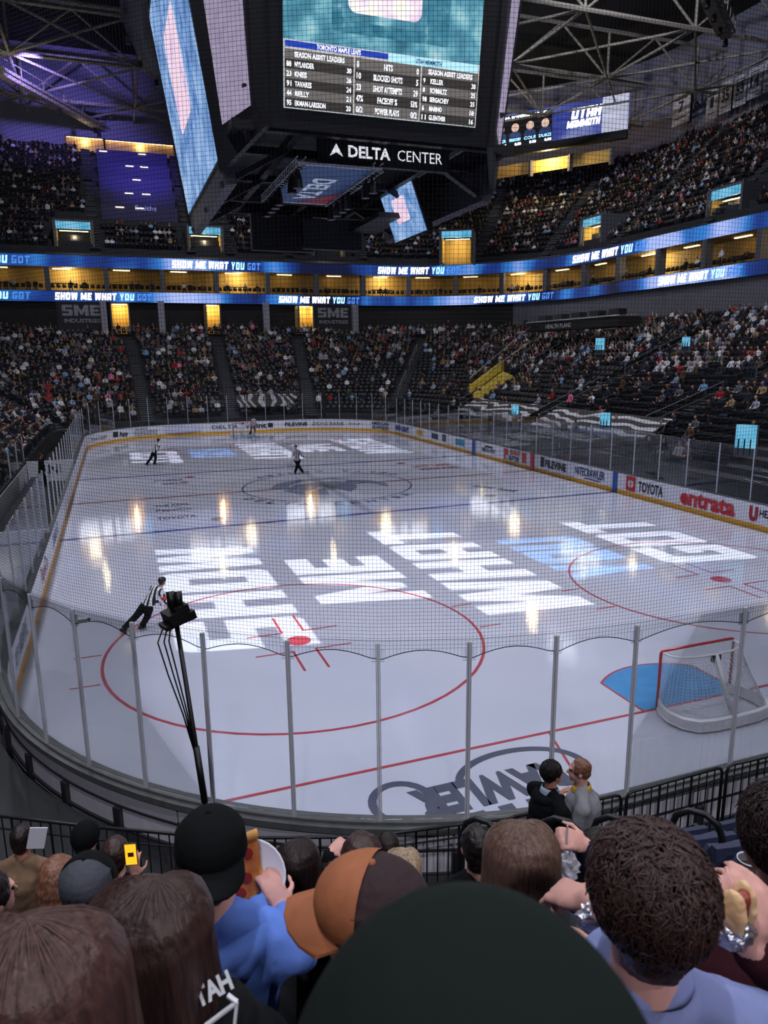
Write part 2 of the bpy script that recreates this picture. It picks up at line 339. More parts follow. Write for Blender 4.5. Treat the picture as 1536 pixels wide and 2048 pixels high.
ad('AMERICAN', 743, 777, 848, .3, '23284a', .02, .8); ad('EXPRESS', 745, 777, 853, .3, '23284a', .02, .42); ad('BUD LIGHT', 791, 818, 857, .42, '1f3a9a', .05)
adbox(833, 845, 862, .4, .85, 'caa12c'); adbox(863, 876, 869, .42, .85, '2b3448'); adbox(884, 892, 873, .4, .95, '50545e'); adbox(911, 929, 881, .4, .85, '2f97ad')
adbox(944, 950, 890, .0, 1.05, '2456a8', 'blue_line_marker', -.03); adbox(1061, 1068, 920, .0, 1.05, RD, 'red_line_marker', -.03); adbox(1225, 1234, 962, .0, 1.05, '2456a8', 'blue_line_marker', -.03)
ad('AMERICA FIRST', 963, 990, 897, .26, BK, .02, .55); adbox(970, 985, 893, .72, .85, BK)
ad('P', 1008, 1016, 906, .65, 'd83a28', .06); ad('PEANUT', 1020, 1041, 911, .3, 'd83a28', .03, .8); ad('BUTTER', 1018, 1038, 915, .3, BK, .03, .42); adbox(1044, 1052, 914, .3, .95, 'd83a28')
adbox(1081, 1088, 923, .35, .95, BK); ad('FILEVINE', 1090, 1132, 930, .42, BK, .04)
ad('NITECRAWLER', 1150, 1209, 947, .44, NV, .02, .66); adbox(1168, 1200, 955, .3, .35, NV)
adbox(1252, 1271, 967, .26, .98, RD); ad('TOYOTA', 1276, 1326, 977, .48, BK, .03, .6); ad('entrata', 1359, 1471, 1005, .7, RD, .04, .66)
ad('U', 1498, 1516, 1024, .52, 'a81c2c', .08); ad('HEALTH', 1519, 1570, 1027, .3, BK, .02, .7)
tq = exit_hit(1261.5, 967, -.03); tm = mat('print_white', 'f2f2f4', .4)
for rr, ry in ((.2, .13), (.08, .13), (.18, .05)):
    rows = [[V3((tq.x-.004, tq.y+(rr+d)*cos(a), .62+(ry+d)*sin(a)*1.3)) for d in (-.018, .018)] for a in np.linspace(0, 2*pi, 21)]
    MB().grid(rows).build('advert_emblem', tm, boards)
for s, px, py, rz, c in (('PepsiCo', 84, 1160, .45, 'a8405a'), ('SAMSUNG', 108, 1090, .4, '6a70a0'), ('CARE', 40, 1290, .4, '8f93a8'), ('OF UTAH', 36, 1345, .32, '8f93a8')):
    q = exit_hit(px, py); kk = min(range(NP), key=lambda k: (RO[k]-V3((q.x, q.y, 0))).length)
    t_ = (RO[(kk+3) % NP]-RO[kk-3]).normalized()*-1; o_ = RO[kk]-NRM[kk]*.016
    text('advert_lettering', s, mat('print_'+c, c, .4), V3((o_.x, o_.y, .45))-t_*-.0, -t_*-1, (0, 0, 1), rz, None, .02, boards)
# ================================================ glass
def glass_material():
    m = bpy.data.materials.new('acrylic_glass'); m.use_nodes = True; N = m.node_tree.nodes; L = m.node_tree.links; N.remove(N['Principled BSDF'])
    t = N.new('ShaderNodeBsdfTransparent'); t.inputs[0].default_value = (.955, .965, .97, 1); g = N.new('ShaderNodeBsdfGlossy'); g.inputs['Roughness'].default_value = .03
    fr = N.new('ShaderNodeFresnel'); fr.inputs[0].default_value = 1.35; k = N.new('ShaderNodeMath'); k.operation = 'MULTIPLY'; k.inputs[1].default_value = .55; L.new(fr.outputs[0], k.inputs[0])
    mx = N.new('ShaderNodeMixShader'); L.new(k.outputs[0], mx.inputs[0]); L.new(t.outputs[0], mx.inputs[1]); L.new(g.outputs[0], mx.inputs[2]); L.new(mx.outputs[0], N['Material Output'].inputs[0])
    MATS['glass'] = m; return m
GLS = glass_material(); ALU = mat('aluminium', 'd4d6e2', .3, .1); DKG = mat('black_metal', '17181c', .4, spec=.4)
near_posts = [(-12.45, 5.36), (-11.93, 4.26), (-11.29, 3.30), (-10.53, 2.44), (-9.70, 1.70), (-8.75, 1.06), (-7.745, .565), (-6.69, .2), (-5.6, -.02), (-4.45, -.1), (-2.655, -.1)]
shield = thing('glass_shield', 'clear acrylic glass panes with aluminium posts above the rink boards', 'rink glass')
GO = resample(outline(.1, 24), .6); gp = []
# posts all round: measured ones at the near left corner, regular elsewhere
allp = [V3((x, y, 0)) for x, y in near_posts]
gx = -.85
while gx < 4.4: allp.append(V3((gx, -.1, 0))); gx += 1.8
rest = resample(outline(.1, 24), 1.78)
st = min(range(len(rest)), key=lambda k: (rest[k]-V3((4.6, -.1, 0))).length)
for k in range(len(rest)):
    q = rest[(st+k) % len(rest)]
    if q.y < 6.2 and q.x < 4.4: continue
    if any((q-p).length < .9 for p in allp): continue
    allp.append(q)
ang = lambda p: atan2((p.y-HY)/HY, p.x/HX)
allp.sort(key=ang)
postm = {}
def ztop(p): return 3.5 if (p.y < 6 or p.y > 55) else 3.2
for i, p in enumerate(allp):
    q = allp[(i+1) % len(allp)]; zt = min(ztop(p), ztop(q)); d = (q-p); L_ = d.length; d.normalize(); n = V3((d.y, -d.x, 0))
    bench_gap = p.x < -12.9 and 20 < p.y < 38
    if not bench_gap:
        MB().box((0, 0, 0), (L_-.05, .012, zt-1.09), None).build('glass_pane', GLS, shield).matrix_local = frame_matrix((p+q)/2+V3((0, 0, (zt+1.09)/2)), d, n*-1)
    near = p.y < 8
    z1 = ztop(p)
    if near:
        mb = MB().box((0, 0, (1.06+z1)/2), (.022, .05, z1-1.06)); mb.box((.022, 0, (1.06+z1)/2), (.012, .03, z1-1.06)); mb.box((-.022, 0, (1.06+z1)/2), (.012, .03, z1-1.06))
        o = mb.build('glass_post', ALU, shield); b = MB().box((0, .0, z1-.16), (.16, .016, .16)).build('clamp_plate', GLS, o)
    else: o = MB().box((0, 0, (1.06+z1)/2), (.03, .05, z1-1.06)).build('glass_post', ALU, shield)
    o.matrix_local = frame_matrix(p, d, n*-1)
# black padded posts at the bench gates, right side and far right corner
for i, (x, y, h, lab) in enumerate(((12.95, 33.5, 2.7, 'black padded post in the glass beside the peanut advert'), (12.95, 28.0, 2.8, 'black padded post in the glass above the second advert from the red line'), (7.9, 60.6, 3.6, 'tall black padded post at the far right corner of the glass'))):
    MB().box((0, 0, h/2+.3), (.22, .35, h-.3)).build('padded_post', mat('pad_black', '0c0c10', .6), None, loc=(x+.36, y, 0)); tag(bpy.context.scene.objects[-1] if False else COL.objects[-1], lab, 'post')
# ================================================ protective netting above the near glass
def netting():
    P = []
    start = [V3((-12.95, 7.6, 0)), V3((-12.83, 6.45, 0))]
    pts = start+[V3((x, y, 0)) for x, y in near_posts]+[V3((-.85, -.1, 0)), V3((.95, -.1, 0)), V3((2.75, -.1, 0))]
    root = thing('safety_net', 'black safety netting hanging above the near glass', 'netting')
    cell = .047; th = .0036; zt = 14.0; verts = []; mb = MB(); hp = []
    S = [];
    for a, b in zip(pts, pts[1:]):
        n = max(1, round((b-a).length/cell))
        for i in range(n): t = i/n; S.append((a.lerp(b, t), 3.27+.13*sin(pi*t)))
    S.append((pts[-1], 3.27)); R = S[::1]
    V = []; Fc = []
    def prism(a, b, w_):
        d = (b-a).normalized(); x = d.orthogonal().normalized(); y = d.cross(x); n = len(V)
        for e in (a, b):
            for k in range(3): V.append(e+(x*cos(2.094*k)+y*sin(2.094*k))*w_)
        for k in range(3): Fc.append((n+k, n+(k+1) % 3, n+3+(k+1) % 3, n+3+k))
    for p, zb in S: prism(V3((p.x, p.y, zb)), V3((p.x, p.y, zt)), th/2)
    z = 3.42
    while z < zt:
        for a, b in zip(pts, pts[1:]): prism(V3((a.x, a.y, z)), V3((b.x, b.y, z)), th/2)
        z += cell
    o = link('net_mesh', mesh('net_mesh', V, Fc), mat('net_black', '0b0b0f', .8), root); tag(o, 'fine square black mesh', kind='stuff')
    MB().tube([V3((p.x, p.y, zb)) for p, zb in S[::3]], .006, 5).build('border_rope', MATS['net_black'], root)
    MB().tube([V3((p.x, p.y, 3.53)) for p, zb in S[::6]], .003, 4).build('tension_wire', MATS['net_black'], root)
netting()
# ================================================ goals
def goal(loc, rz, label):
    g = thing('hockey_goal', label, 'goal', loc, rz, 'hockey goals'); R_ = mat('goal_red', 'c01824', .3, coat=.5); W_ = mat('goal_white', 'e8e8ee', .4)
    Wd, H, D = .915, 1.22, 1.1
    MB().tube([(-Wd, 0, 0), (-Wd, 0, H-.06), (-Wd+.02, 0, H-.02), (-Wd+.06, 0, H), (Wd-.06, 0, H), (Wd-.02, 0, H-.02), (Wd, 0, H-.06), (Wd, 0, 0)], .03, 10).build('goal_frame', R_, g, True)
    back = [(-Wd, 0)]+[(-Wd-.16*sin(pi*min(1, t*2.2)) if False else -Wd*cos(t)*1.12 if t > .25 else -Wd-.1*t*4, -D*sin(t)**.75) for t in np.linspace(.12, pi/2, 10)]
    half = [(-Wd, 0), (-1.06, -.25), (-1.12, -.55), (-1.05, -.85), (-.85, -1.05), (-.5, -1.12), (0, -1.13)]; base = half+[(-x, y) for x, y in half[-2::-1]]
    top = [(-Wd+.03, 0), (-.86, -.22), (-.7, -.36), (-.4, -.44), (0, -.46), (.4, -.44), (.7, -.36), (.86, -.22), (Wd-.03, 0)]
    MB().tube([(x, y, .03) for x, y in base], .022, 8).build('base_frame', W_, g, True)
    MB().tube([(x, y, H-.03) for x, y in top], .022, 8).build('top_shelf', W_, g, True)
    rows = []
    for x, y in base: rows.append([V3((x, y, .02)), V3((x, y, .22)), V3((x*.95, y*.95, .24)), V3((x*.93, y*.93, .02))])
    MB().grid(rows).build('base_skirt', W_, g)
    MB().tube([(0, -1.08, .05), (.0, -.8, .5), (0, -.46, H-.03)], .05, 8).build('centre_post', W_, g, True); MB().box((0, -.47, H-.1), (.2, .06, .14)).build('camera_box', DKG, g)
    mb = MB(); NB = resample([V3((x, y, 0)) for x, y in base], .055, False); NT = resample([V3((x, y, 0)) for x, y in top], .055*1.0, False); n = len(NB)
    tops = [NT[round(i*(len(NT)-1)/(n-1))] for i in range(n)]; B3 = [p+V3((0, 0, .1)) for p in NB]; T3 = [p+V3((0, 0, H-.03)) for p in tops]
    for a, b in zip(B3, T3): mb.tube([a, b], .0038, 3, False)
    for k in range(1, 22):
        t = k/22; mb.tube([a.lerp(b, t) for a, b in list(zip(B3, T3))[::2]], .0038, 3, False)
    for k in range(1, 9):
        t = k/9; mb.tube([V3((p.x, p.y*t, H-.02)) for p in NT[::3]], .0038, 3, False)
    tag(mb.build('goal_net', mat('net_white', 'e6e6ee', .7), g), 'white cord net', kind='stuff'); return g
goal((0, 11*FT, 0), 0, 'near hockey goal with red posts, seen from behind beside the blue crease')
goal((0, 189*FT, 0), pi, 'small far hockey goal with red posts at the other end')
# ================================================ lettering projectors (light through a cut stencil)
LINES = [('SHOW', -9.3, -6.05, 9.2, 19.8), ('ME', -5.3, -2.2, 11.3, 16.7), ('WHAT', -1.45, 1.65, 8.8, 19.4), ('YOU', 2.5, 5.5, 10.7, 16.3), ('GOT', 6.3, 9.55, 10.9, 17.9)]
def projector(cx, cy, flip, label):
    H = 30.0; k = 1/H; root = thing('light_projector', label, 'projector', (cx, cy, H)); polys = [[(-.47, -.47), (.47, -.47), (.47, .47), (-.47, .47)]]
    for s, x0, x1, y0, y1 in LINES:
        q, w_ = glyph_polys(s, (y1-y0), .26)
        for poly in q: polys.append([((x1-(x1-x0)*py)*k, (y0+px-14.25)*k) for px, py in poly])
    # a point at height fraction k below the lamp: plate lies 1 m under the lamp
    st = link('stencil_plate', fill_polys(polys), mat('stencil_steel', '101014', .6), root, (0, 0, -1.0)); st.rotation_euler = (0, 0, pi if flip else 0)
    gel = bpy.data.materials.get('blue_gel')
    if gel is None:
        gel = bpy.data.materials.new('blue_gel'); gel.use_nodes = True; N = gel.node_tree.nodes; t = N.new('ShaderNodeBsdfTransparent'); t.inputs[0].default_value = (.13, .42, .92, 1)
        gel.node_tree.links.new(t.outputs[0], N['Material Output'].inputs[0]); N.remove(N['Principled BSDF'])
    g = MB().quad((2.1*k, -.2, 0), (5.95*k, -.2, 0), (5.95*k, .2, 0), (2.1*k, .2, 0)).build('colour_filter', gel, root, loc=(0, 0, -1.004)); g.rotation_euler = (0, 0, pi if flip else 0)
    hb = MB()
    for sx, sy in ((1, 0), (-1, 0), (0, 1), (0, -1)): hb.box((sx*.475, sy*.475, -.5), (.012 if sx else .962, .012 if sy else .962, 1.02))
    hb.box((0, 0, .02), (.96, .96, .02)); hb.build('housing', DKG, root); MB().tube([(0, 0, .02), (0, 0, 9.5)], .03, 6).build('hanger', DKG, root)
    l = lamp('projector_lamp', 'SPOT', (0, 0, -.03), 62000, (.96, .98, 1.0), .0015, None, 45.5, .02); l.parent = root
projector(0, 14.25, False, 'black lettering projector hanging over the near half of the ice'); projector(0, 2*HY-14.25, True, 'black lettering projector hanging over the far half of the ice')

wk = [p for p in outline(.32, 20)]; wk2 = [p for p in outline(2.05, 20)]; sel = [i for i in range(len(wk)) if wk[i].y < 14 and wk[i].x < 6]; sel.sort(key=lambda i: atan2(wk[i].y-8.5, wk[i].x+4.4) % (2*pi))
tag(MB().grid([[wk[i]+V3((0, 0, .44)) for i in sel], [wk2[i]+V3((0, 0, .44)) for i in sel]]).build('floor_walkway', mat('floor_dark', '15161b', .7)), 'dark walkway between the boards and the near seats', 'floor', kind='structure')
# ================================================ stands
def ringp(t, u):
    """plan point of the bowl: t = distance outwards (0 boards, 1 LED ribbons), u = along: 0-1 left, 1-2 corner, 2-3 far end, 3-4 corner, 4-5 right"""
    hx = HX+30.5*t; yf = 2*HY+27*t; rc = RC+11.5*t; ax = hx-rc; yc = yf-rc; k = min(4, int(u)); f = u-k
    if k == 0: p, n = (-hx, -4+(yc+4)*f), (1, 0)
    elif k == 1: a = pi-pi/2*f; p, n = (-ax+rc*cos(a), yc+rc*sin(a)), (-cos(a), -sin(a))
    elif k == 2: p, n = (-ax+2*ax*f, yf), (0, -1)
    elif k == 3: a = pi/2-pi/2*f; p, n = (ax+rc*cos(a), yc+rc*sin(a)), (-cos(a), -sin(a))
    else: p, n = (hx, yc+(-4-yc)*f), (-1, 0)
    return V3((p[0], p[1], 0)), V3((n[0], n[1], 0))
def ring_path(t, u0, u1, step=1.0):
    """points with inward normals evenly spaced along the ring"""
    us = np.linspace(u0, u1, 400); P = [ringp(t, u)[0] for u in us]; L = [0]
    for a, b in zip(P, P[1:]): L.append(L[-1]+(b-a).length)
    n = max(2, int(L[-1]/step)); uu = np.interp(np.linspace(0, L[-1], n+1), L, us)
    return [ringp(t, u)+(u,) for u in uu]
def ring_strip(mb, t0, z0, t1, z1, u0, u1, n=90):
    rows = [[ringp(t0, u)[0]+V3((0, 0, z0)), ringp(t1, u)[0]+V3((0, 0, z1))] for u in np.linspace(u0, u1, n)]
    return mb.grid(rows)
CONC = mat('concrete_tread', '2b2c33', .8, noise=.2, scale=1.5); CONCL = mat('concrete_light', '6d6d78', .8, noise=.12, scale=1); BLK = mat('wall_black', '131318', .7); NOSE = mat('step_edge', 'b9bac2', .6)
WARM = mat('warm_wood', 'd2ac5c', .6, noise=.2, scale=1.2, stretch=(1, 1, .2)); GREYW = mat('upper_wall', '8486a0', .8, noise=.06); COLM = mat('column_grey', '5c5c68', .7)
LOW = dict(n=26, t0=.085, dt=.0335, z0=1.25, dz=.338); UP = dict(n=20, t0=1.03, dt=.032, z0=19.0, dz=.79)
def row_tz(B, i): return B['t0']+B['dt']*i, B['z0']+B['dz']*i
def tiers(B, u0, u1, name, label):
    mb = MB(); zp = B['z0']-1.2
    for i in range(B['n']):
        t, z = row_tz(B, i); ring_strip(mb, t, zp, t, z, u0, u1); ring_strip(mb, t, z, t+B['dt'], z, u0, u1); zp = z
    return tag(mb.build(name, CONC), label, 'stand', kind='structure')
tiers(LOW, .2, 2.0, 'tier_lower_left', 'dark concrete seating tiers of the lower left stand'); tiers(LOW, 2.0, 3.0, 'tier_lower_far', 'dark concrete seating tiers of the lower far stand'); tiers(LOW, 3.0, 4.8, 'tier_lower_right', 'dark concrete seating tiers of the lower right stand')
tiers(UP, 1.0, 3.0, 'tier_upper_far', 'dark concrete seating tiers of the upper far stand'); tiers(UP, 3.0, 4.8, 'tier_upper_right', 'dark concrete seating tiers of the upper right stand')
def ring_wall(name, m, t, z0, z1, u0, u1, label, t2=None): return tag(ring_strip(MB(), t, z0, t if t2 is None else t2, z1, u0, u1).build(name, m), label, 'wall', kind='structure')
fl = MB().quad((-70, -40, -.02), (80, -40, -.02), (80, 130, -.02), (-70, 130, -.02)).build('floor_arena', mat('floor_dark', '15161b', .7)); tag(fl, 'dark arena floor around the rink', 'floor', kind='structure')
tl = row_tz(LOW, 26); zt_l = tl[1]-LOW['dz']
ring_wall('floor_concourse', CONC, tl[0], zt_l, zt_l, .5, 4.8, 'dark walkway above the lower stand', 1.08)
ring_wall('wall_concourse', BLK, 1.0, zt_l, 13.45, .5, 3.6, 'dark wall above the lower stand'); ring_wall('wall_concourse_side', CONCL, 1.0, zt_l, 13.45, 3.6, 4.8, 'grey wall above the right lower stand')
ring_wall('ceiling_concourse', BLK, .985, 13.42, 13.42, .5, 4.8, 'soffit under the lower ribbon', 1.09); ring_wall('floor_suites', mat('suite_floor', '3a3026', .7), .985, 14.66, 14.66, .5, 4.8, 'suite balcony floor', 1.11)
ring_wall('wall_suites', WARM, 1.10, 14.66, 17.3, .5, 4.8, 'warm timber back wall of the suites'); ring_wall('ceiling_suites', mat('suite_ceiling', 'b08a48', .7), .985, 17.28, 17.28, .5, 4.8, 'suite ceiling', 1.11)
tu = row_tz(UP, 20); ring_wall('floor_upper_edge', CONC, .985, 18.62, 19.0, .5, 4.8, 'walkway at the foot of the upper stand', UP['t0'])
ring_wall('wall_upper', GREYW, tu[0]+.02, tu[1]-1, 47, .8, 4.8, 'pale wall behind the upper stand')
ROOFZ = 47; MB().quad((-70, -40, ROOFZ), (100, -40, ROOFZ), (100, 140, ROOFZ), (-70, 140, ROOFZ)).build('ceiling', mat('roof_black', '08080b', .9)); tag(COL.objects[-1], 'black roof deck above the trusses', 'ceiling', kind='structure')
# ------------------------------------------------ LED ribbons
def led(name, stops, strength, scale=.35, stretch=(1, 1, 1), detail=3):
    m = bpy.data.materials.new(name); m.use_nodes = True; N = m.node_tree.nodes; L = m.node_tree.links; b = N['Principled BSDF']; b.inputs['Base Color'].default_value = (.01, .01, .015, 1); b.inputs['Roughness'].default_value = .5
    tc = N.new('ShaderNodeTexCoord'); mp = N.new('ShaderNodeMapping'); mp.inputs['Scale'].default_value = stretch; L.new(tc.outputs['Object'], mp.inputs[0])
    n = N.new('ShaderNodeTexNoise'); n.inputs['Scale'].default_value = scale; n.inputs['Detail'].default_value = detail; L.new(mp.outputs[0], n.inputs[0]); r = N.new('ShaderNodeValToRGB'); L.new(n.outputs[0], r.inputs[0])
    for i, (p, c) in enumerate(stops):
        e = r.color_ramp.elements[i] if i < 2 else r.color_ramp.elements.new(p); e.position = p; e.color = lin(c)+(1,)
    L.new(r.outputs[0], b.inputs['Emission Color']); b.inputs['Emission Strength'].default_value = strength; m.cycles.emission_sampling = 'NONE'; MATS[name] = m; return m
RIB = led('led_ribbon', [(.38, '071034'), (.49, '14357f'), (.57, '2f74c4'), (.68, '9fb2ee')], 1.2, .13, (1, 1, .4), 2); LEDW = mat('led_white', 'f4f8ff', emit=9); LEDB = mat('led_blue', '4c86e0', emit=1.1); LEDY = mat('led_lightblue', '7cc0ff', emit=4)
_us = np.linspace(.8, 4.8, 1600)
def on_ring(px, t, z):
    """parameter u of the ring seen at picture column px"""
    return min(_us, key=lambda u: abs(proj(ringp(t, u)[0]+V3((0, 0, z)))[0]-px) if proj(ringp(t, u)[0])[2] > 5 else 1e9)
def ribbon(z0, z1, label, spans, t=.985):
    root = thing('led_ribbon', label, 'LED display'); us = np.linspace(.7, 4.75, 64)
    for a, b in zip(us, us[1:]):
        rows = []
        for u in np.linspace(a, b, 4):
            p, n = ringp(t, u); rows.append([p+V3((0, 0, z0)), p+V3((0, 0, z1)), p-n*.25+V3((0, 0, z1)), p-n*.25+V3((0, 0, z0))])
        mb = MB().grid(rows, True); mb.build('ribbon_panel', RIB, root)
    for px0, px1, py in spans:
        zc = (z0+z1)/2; u0, u1 = (on_ring(px0, t, zc), on_ring(px1, t, zc)) if px0 > -60 else (on_ring(px1, t, zc)-.35, on_ring(px1, t, zc))
        su = np.linspace(u0, u1, 80); sp = [ringp(t, u)[0] for u in su]; sl_ = np.concatenate([[0], np.cumsum([(b_-a_).length for a_, b_ in zip(sp, sp[1:])])]); Lm = sl_[-1]
        h = (z1-z0)*.68; S = 'SHOW ME WHAT YOU GOT'; gap = .2; tot = sum(.45 if c == ' ' else max(p[0] for p in GL[c][0])+gap for c in S)+.1; kx = Lm/tot; x = 0
        for ci, ch in enumerate(S):
            if ch == ' ': x += .45; continue
            w_ = max(p[0] for p in GL[ch][0]); m = LEDW if ci < 12 else LEDY if ci < 16 else LEDB
            uc = float(np.interp((x+w_/2+.1)*kx, sl_, su)); p, n = ringp(t, uc); tx = V3((n.y, -n.x, 0))
            if tx.dot(sp[-1]-sp[0]) < 0: tx = -tx
            me = fill_polys([[((a_+.16*b_-w_/2-.08)*kx, b_*h) for a_, b_ in poly] for poly in GL[ch]])
            o = link('led_letter', me, m, root); o.matrix_local = frame_matrix(p+n*.03+V3((0, 0, z0+(z1-z0)*.16)), tx, (0, 0, 1)); x += w_+gap
ribbon(13.45, 14.62, 'lower LED ribbon reading SHOW ME WHAT YOU GOT', [(-95, 62, 590), (110, 305, 596), (557, 720, 602), (948, 1108, 597), (1317, 1487, 552)])
ribbon(17.3, 18.58, 'upper LED ribbon under the upper stand reading SHOW ME WHAT YOU GOT', [(-100, 62, 516), (343, 522, 532), (755, 920, 539), (1145, 1297, 503)])
# ------------------------------------------------ suites: columns, lamps, counters
ORD = lambda i: ('first second third fourth fifth sixth seventh eighth ninth tenth eleventh twelfth thirteenth fourteenth fifteenth sixteenth seventeenth eighteenth nineteenth twentieth'.split()+['twenty-'+w_ for w_ in 'first second third fourth fifth sixth seventh eighth ninth'.split()]+['thirtieth']+['thirty-'+w_ for w_ in 'first second third fourth fifth sixth seventh eighth ninth'.split()]+['fortieth'])[i]
bays = [p for p in ring_path(1.0, 1.0, 4.6, 6.2)]
sl = mat('suite_lamp', 'ffdf9a', emit=5)
for i, (p, n, u) in enumerate(bays):
    zc = (14.66+17.28)/2; ang_ = atan2(n.y, n.x)
    tag(MB().box((0, 0, 0), (.9, .55, 2.62)).build('column_suite', COLM, loc=p+V3((0, 0, zc))), 'grey column between suites', 'column', kind='structure'); COL.objects[-1].rotation_euler = (0, 0, ang_)
    if i % 3 == 0:
        q, n2 = ringp(1.05, u+.06); lamp('suite_light', 'POINT', q+V3((0, 0, 16.9)), 240, (1.0, .84, .52), .7)
    q, n2 = ringp(1.05, u+.045)
    o = MB().box((0, 0, 0), (.3, 1.9, .08)).build('suite_ceiling_lamp', sl, loc=q+V3((0, 0, 17.22))); o.rotation_euler = (0, 0, atan2(n2.y, n2.x)); tag(o, 'warm ceiling lamp in the %s suite from the left between the LED ribbons' % ORD(i), 'lamp', 'suite ceiling lamps')
    q, n2 = ringp(1.06, u+.05)
    o = MB().box((0, 0, .5), (.5, 3.0, .06)).box((0, 1.3, .25), (.3, .1, .5)).box((0, -1.3, .25), (.3, .1, .5)).build('suite_counter', BLK, loc=q+V3((0, 0, 15.1))); o.rotation_euler = (0, 0, atan2(n2.y, n2.x)); tag(o, 'dark drinks counter in the %s warm suite from the left' % ORD(i), 'counter', 'suite counters')
# concourse doorways, columns and name boards at the far end
def doorway(x0, x1, z0, z1, y, name, label, power=120, d=2.2):
    r = thing(name, label, 'doorway'); w_ = MB()
    w_.quad((x0, y+d, z0), (x1, y+d, z0), (x1, y+d, z1), (x0, y+d, z1)); w_.quad((x0, y, z0), (x0, y+d, z0), (x0, y+d, z1), (x0, y, z1)); w_.quad((x1, y, z0), (x1, y, z1), (x1, y+d, z1), (x1, y+d, z0)); w_.quad((x0, y, z1), (x0, y+d, z1), (x1, y+d, z1), (x1, y, z1)); w_.quad((x0, y, z0), (x1, y, z0), (x1, y+d, z0), (x0, y+d, z0))
    w_.build('warm_lobby', WARM, r); f = MB(); s = .16
    for a, b in (((x0, y, z0), (x0, y, z1)), ((x1, y, z0), (x1, y, z1)), ((x0, y, z1), (x1, y, z1))): f.bar(a, b, s)
    f.build('door_frame', COLM, r); MB().box(((x0+x1)/2, y+d*.55, z1-.06), (x1-x0-.4, d*.23, .06)).build('ceiling_lamp', sl, r)
    lamp('lobby_light', 'POINT', ((x0+x1)/2, y+d*.45, z1-.5), power, (1, .82, .45), .2).parent = r
for x0, x1, wd in ((-10.1, -8.1, 'left'), (.7, 2.4, 'middle'), (12.2, 14.1, 'right')):
    doorway(x0, x1, zt_l, 13.2, 85.6, 'lobby_doorway', '%s warm lit doorway above the far lower stand' % {'left': 'leftmost', 'middle': 'centre', 'right': 'rightmost'}[wd])
for x in (-10.9, -4.5, 8.0, 19.6): tag(MB().box((0, 0, 0), (.7, .7, 13.45-zt_l)).build('column_concourse', mat('column_pale', 'a2a2ae', .7), loc=(x, 85.4, (13.45+zt_l)/2)), 'grey round column under the lower ribbon', 'column', kind='structure')
for x0, side in ((-15.5, 'left'), (14.6, 'right')):
    r = thing('sponsor_board', 'dark %s sponsor board with grey block letters SME INDUSTRIES' % side, 'sign'); MB().box((x0+2.1, 85.9, 11.6), (5.0, .2, 3.3)).build('panel', mat('board_charcoal', '2a2a30', .6), r)
    me = fill_polys([[(a*1.62+.3, b*1.2) for a, b in poly] for poly in glyph_polys('SME', 2.5, 0, .12)[0]]); o = link('letters', me, mat('letter_grey', 'a9a9b2', .5), r); o.matrix_local = frame_matrix((x0-.15, 85.78, 11.75), (1, 0, 0), (0, 0, 1))
    text('letters', 'INDUSTRIES', MATS['letter_grey'], (x0+.3, 85.78, 11.0), (1, 0, 0), (0, 0, 1), .42, 3.9, .03, r)
# ------------------------------------------------ upper stand portals
PORT = []
for px, py, yy, xx, rz, wd in ((146, 450, 90, None, 0, 'leftmost'), (410, 461, 90, None, 0, 'second from the left'), (656, 471, 90, None, 0, 'third, below the scoreboard'), (913, 468, None, None, -.55, 'far corner'), (1184, 442, None, 45.6, -pi/2, 'second from the right'), (1452, 384, None, 45.6, -pi/2, 'rightmost')):
    q = at(px, py, y=yy) if yy else at(px, py, x=xx) if xx else at(px, py, z=22.0); PORT.append((q.x, q.y, rz, wd, q.z-22.75))
BLUEP = led('led_portal', [(.3, '3f9fc8'), (.6, '7cc4e6')], 1.0, .6)
for x, y, rz, wd, dz_ in PORT:
    r = thing('stand_portal', 'lit portal with pale blue sign in the upper stand, %s' % wd, 'portal', (x, y, dz_), rz); W_ = 3.8
    MB().box((0, .2, 22.75), (W_, .25, .8)).build('portal_sign', BLUEP, r)
    bx_ = MB(); bx_.box((0, 3.2, 20.9), (W_, .15, 3.0)).box((-W_/2, 1.7, 20.9), (.15, 3, 3.0)).box((W_/2, 1.7, 20.9), (.15, 3, 3.0)); bx_.build('portal_lining', WARM, r)
    MB().box((0, 1.7, 23.25), (W_+.5, 3.6, .2)).box((-W_/2-.2, 1.6, 21.2), (.25, 3.6, 4)).box((W_/2+.2, 1.6, 21.2), (.25, 3.6, 4)).build('portal_walls', COLM, r)
    MB().box((0, 1.4, 22.28), (W_-.6, .3, .06)).build('strip_lamp', sl, r); lamp('portal_light', 'POINT', (0, 1.3, 21.6), 150, (1, .82, .45), .2).parent = r
# top openings under the roof
for pa, pb, lab in (((134, 318), (208, 277), 'left half of the glowing top bar opening under the roof'), ((212, 330), (350, 290), 'right half of the glowing top bar opening under the roof')):
    qa, qb = at(*pa, y=105.8), at(*pb, y=105.8); doorway(qa.x, qb.x, qa.z, qb.z, 105.8, 'bar_opening', lab, 90, .55)
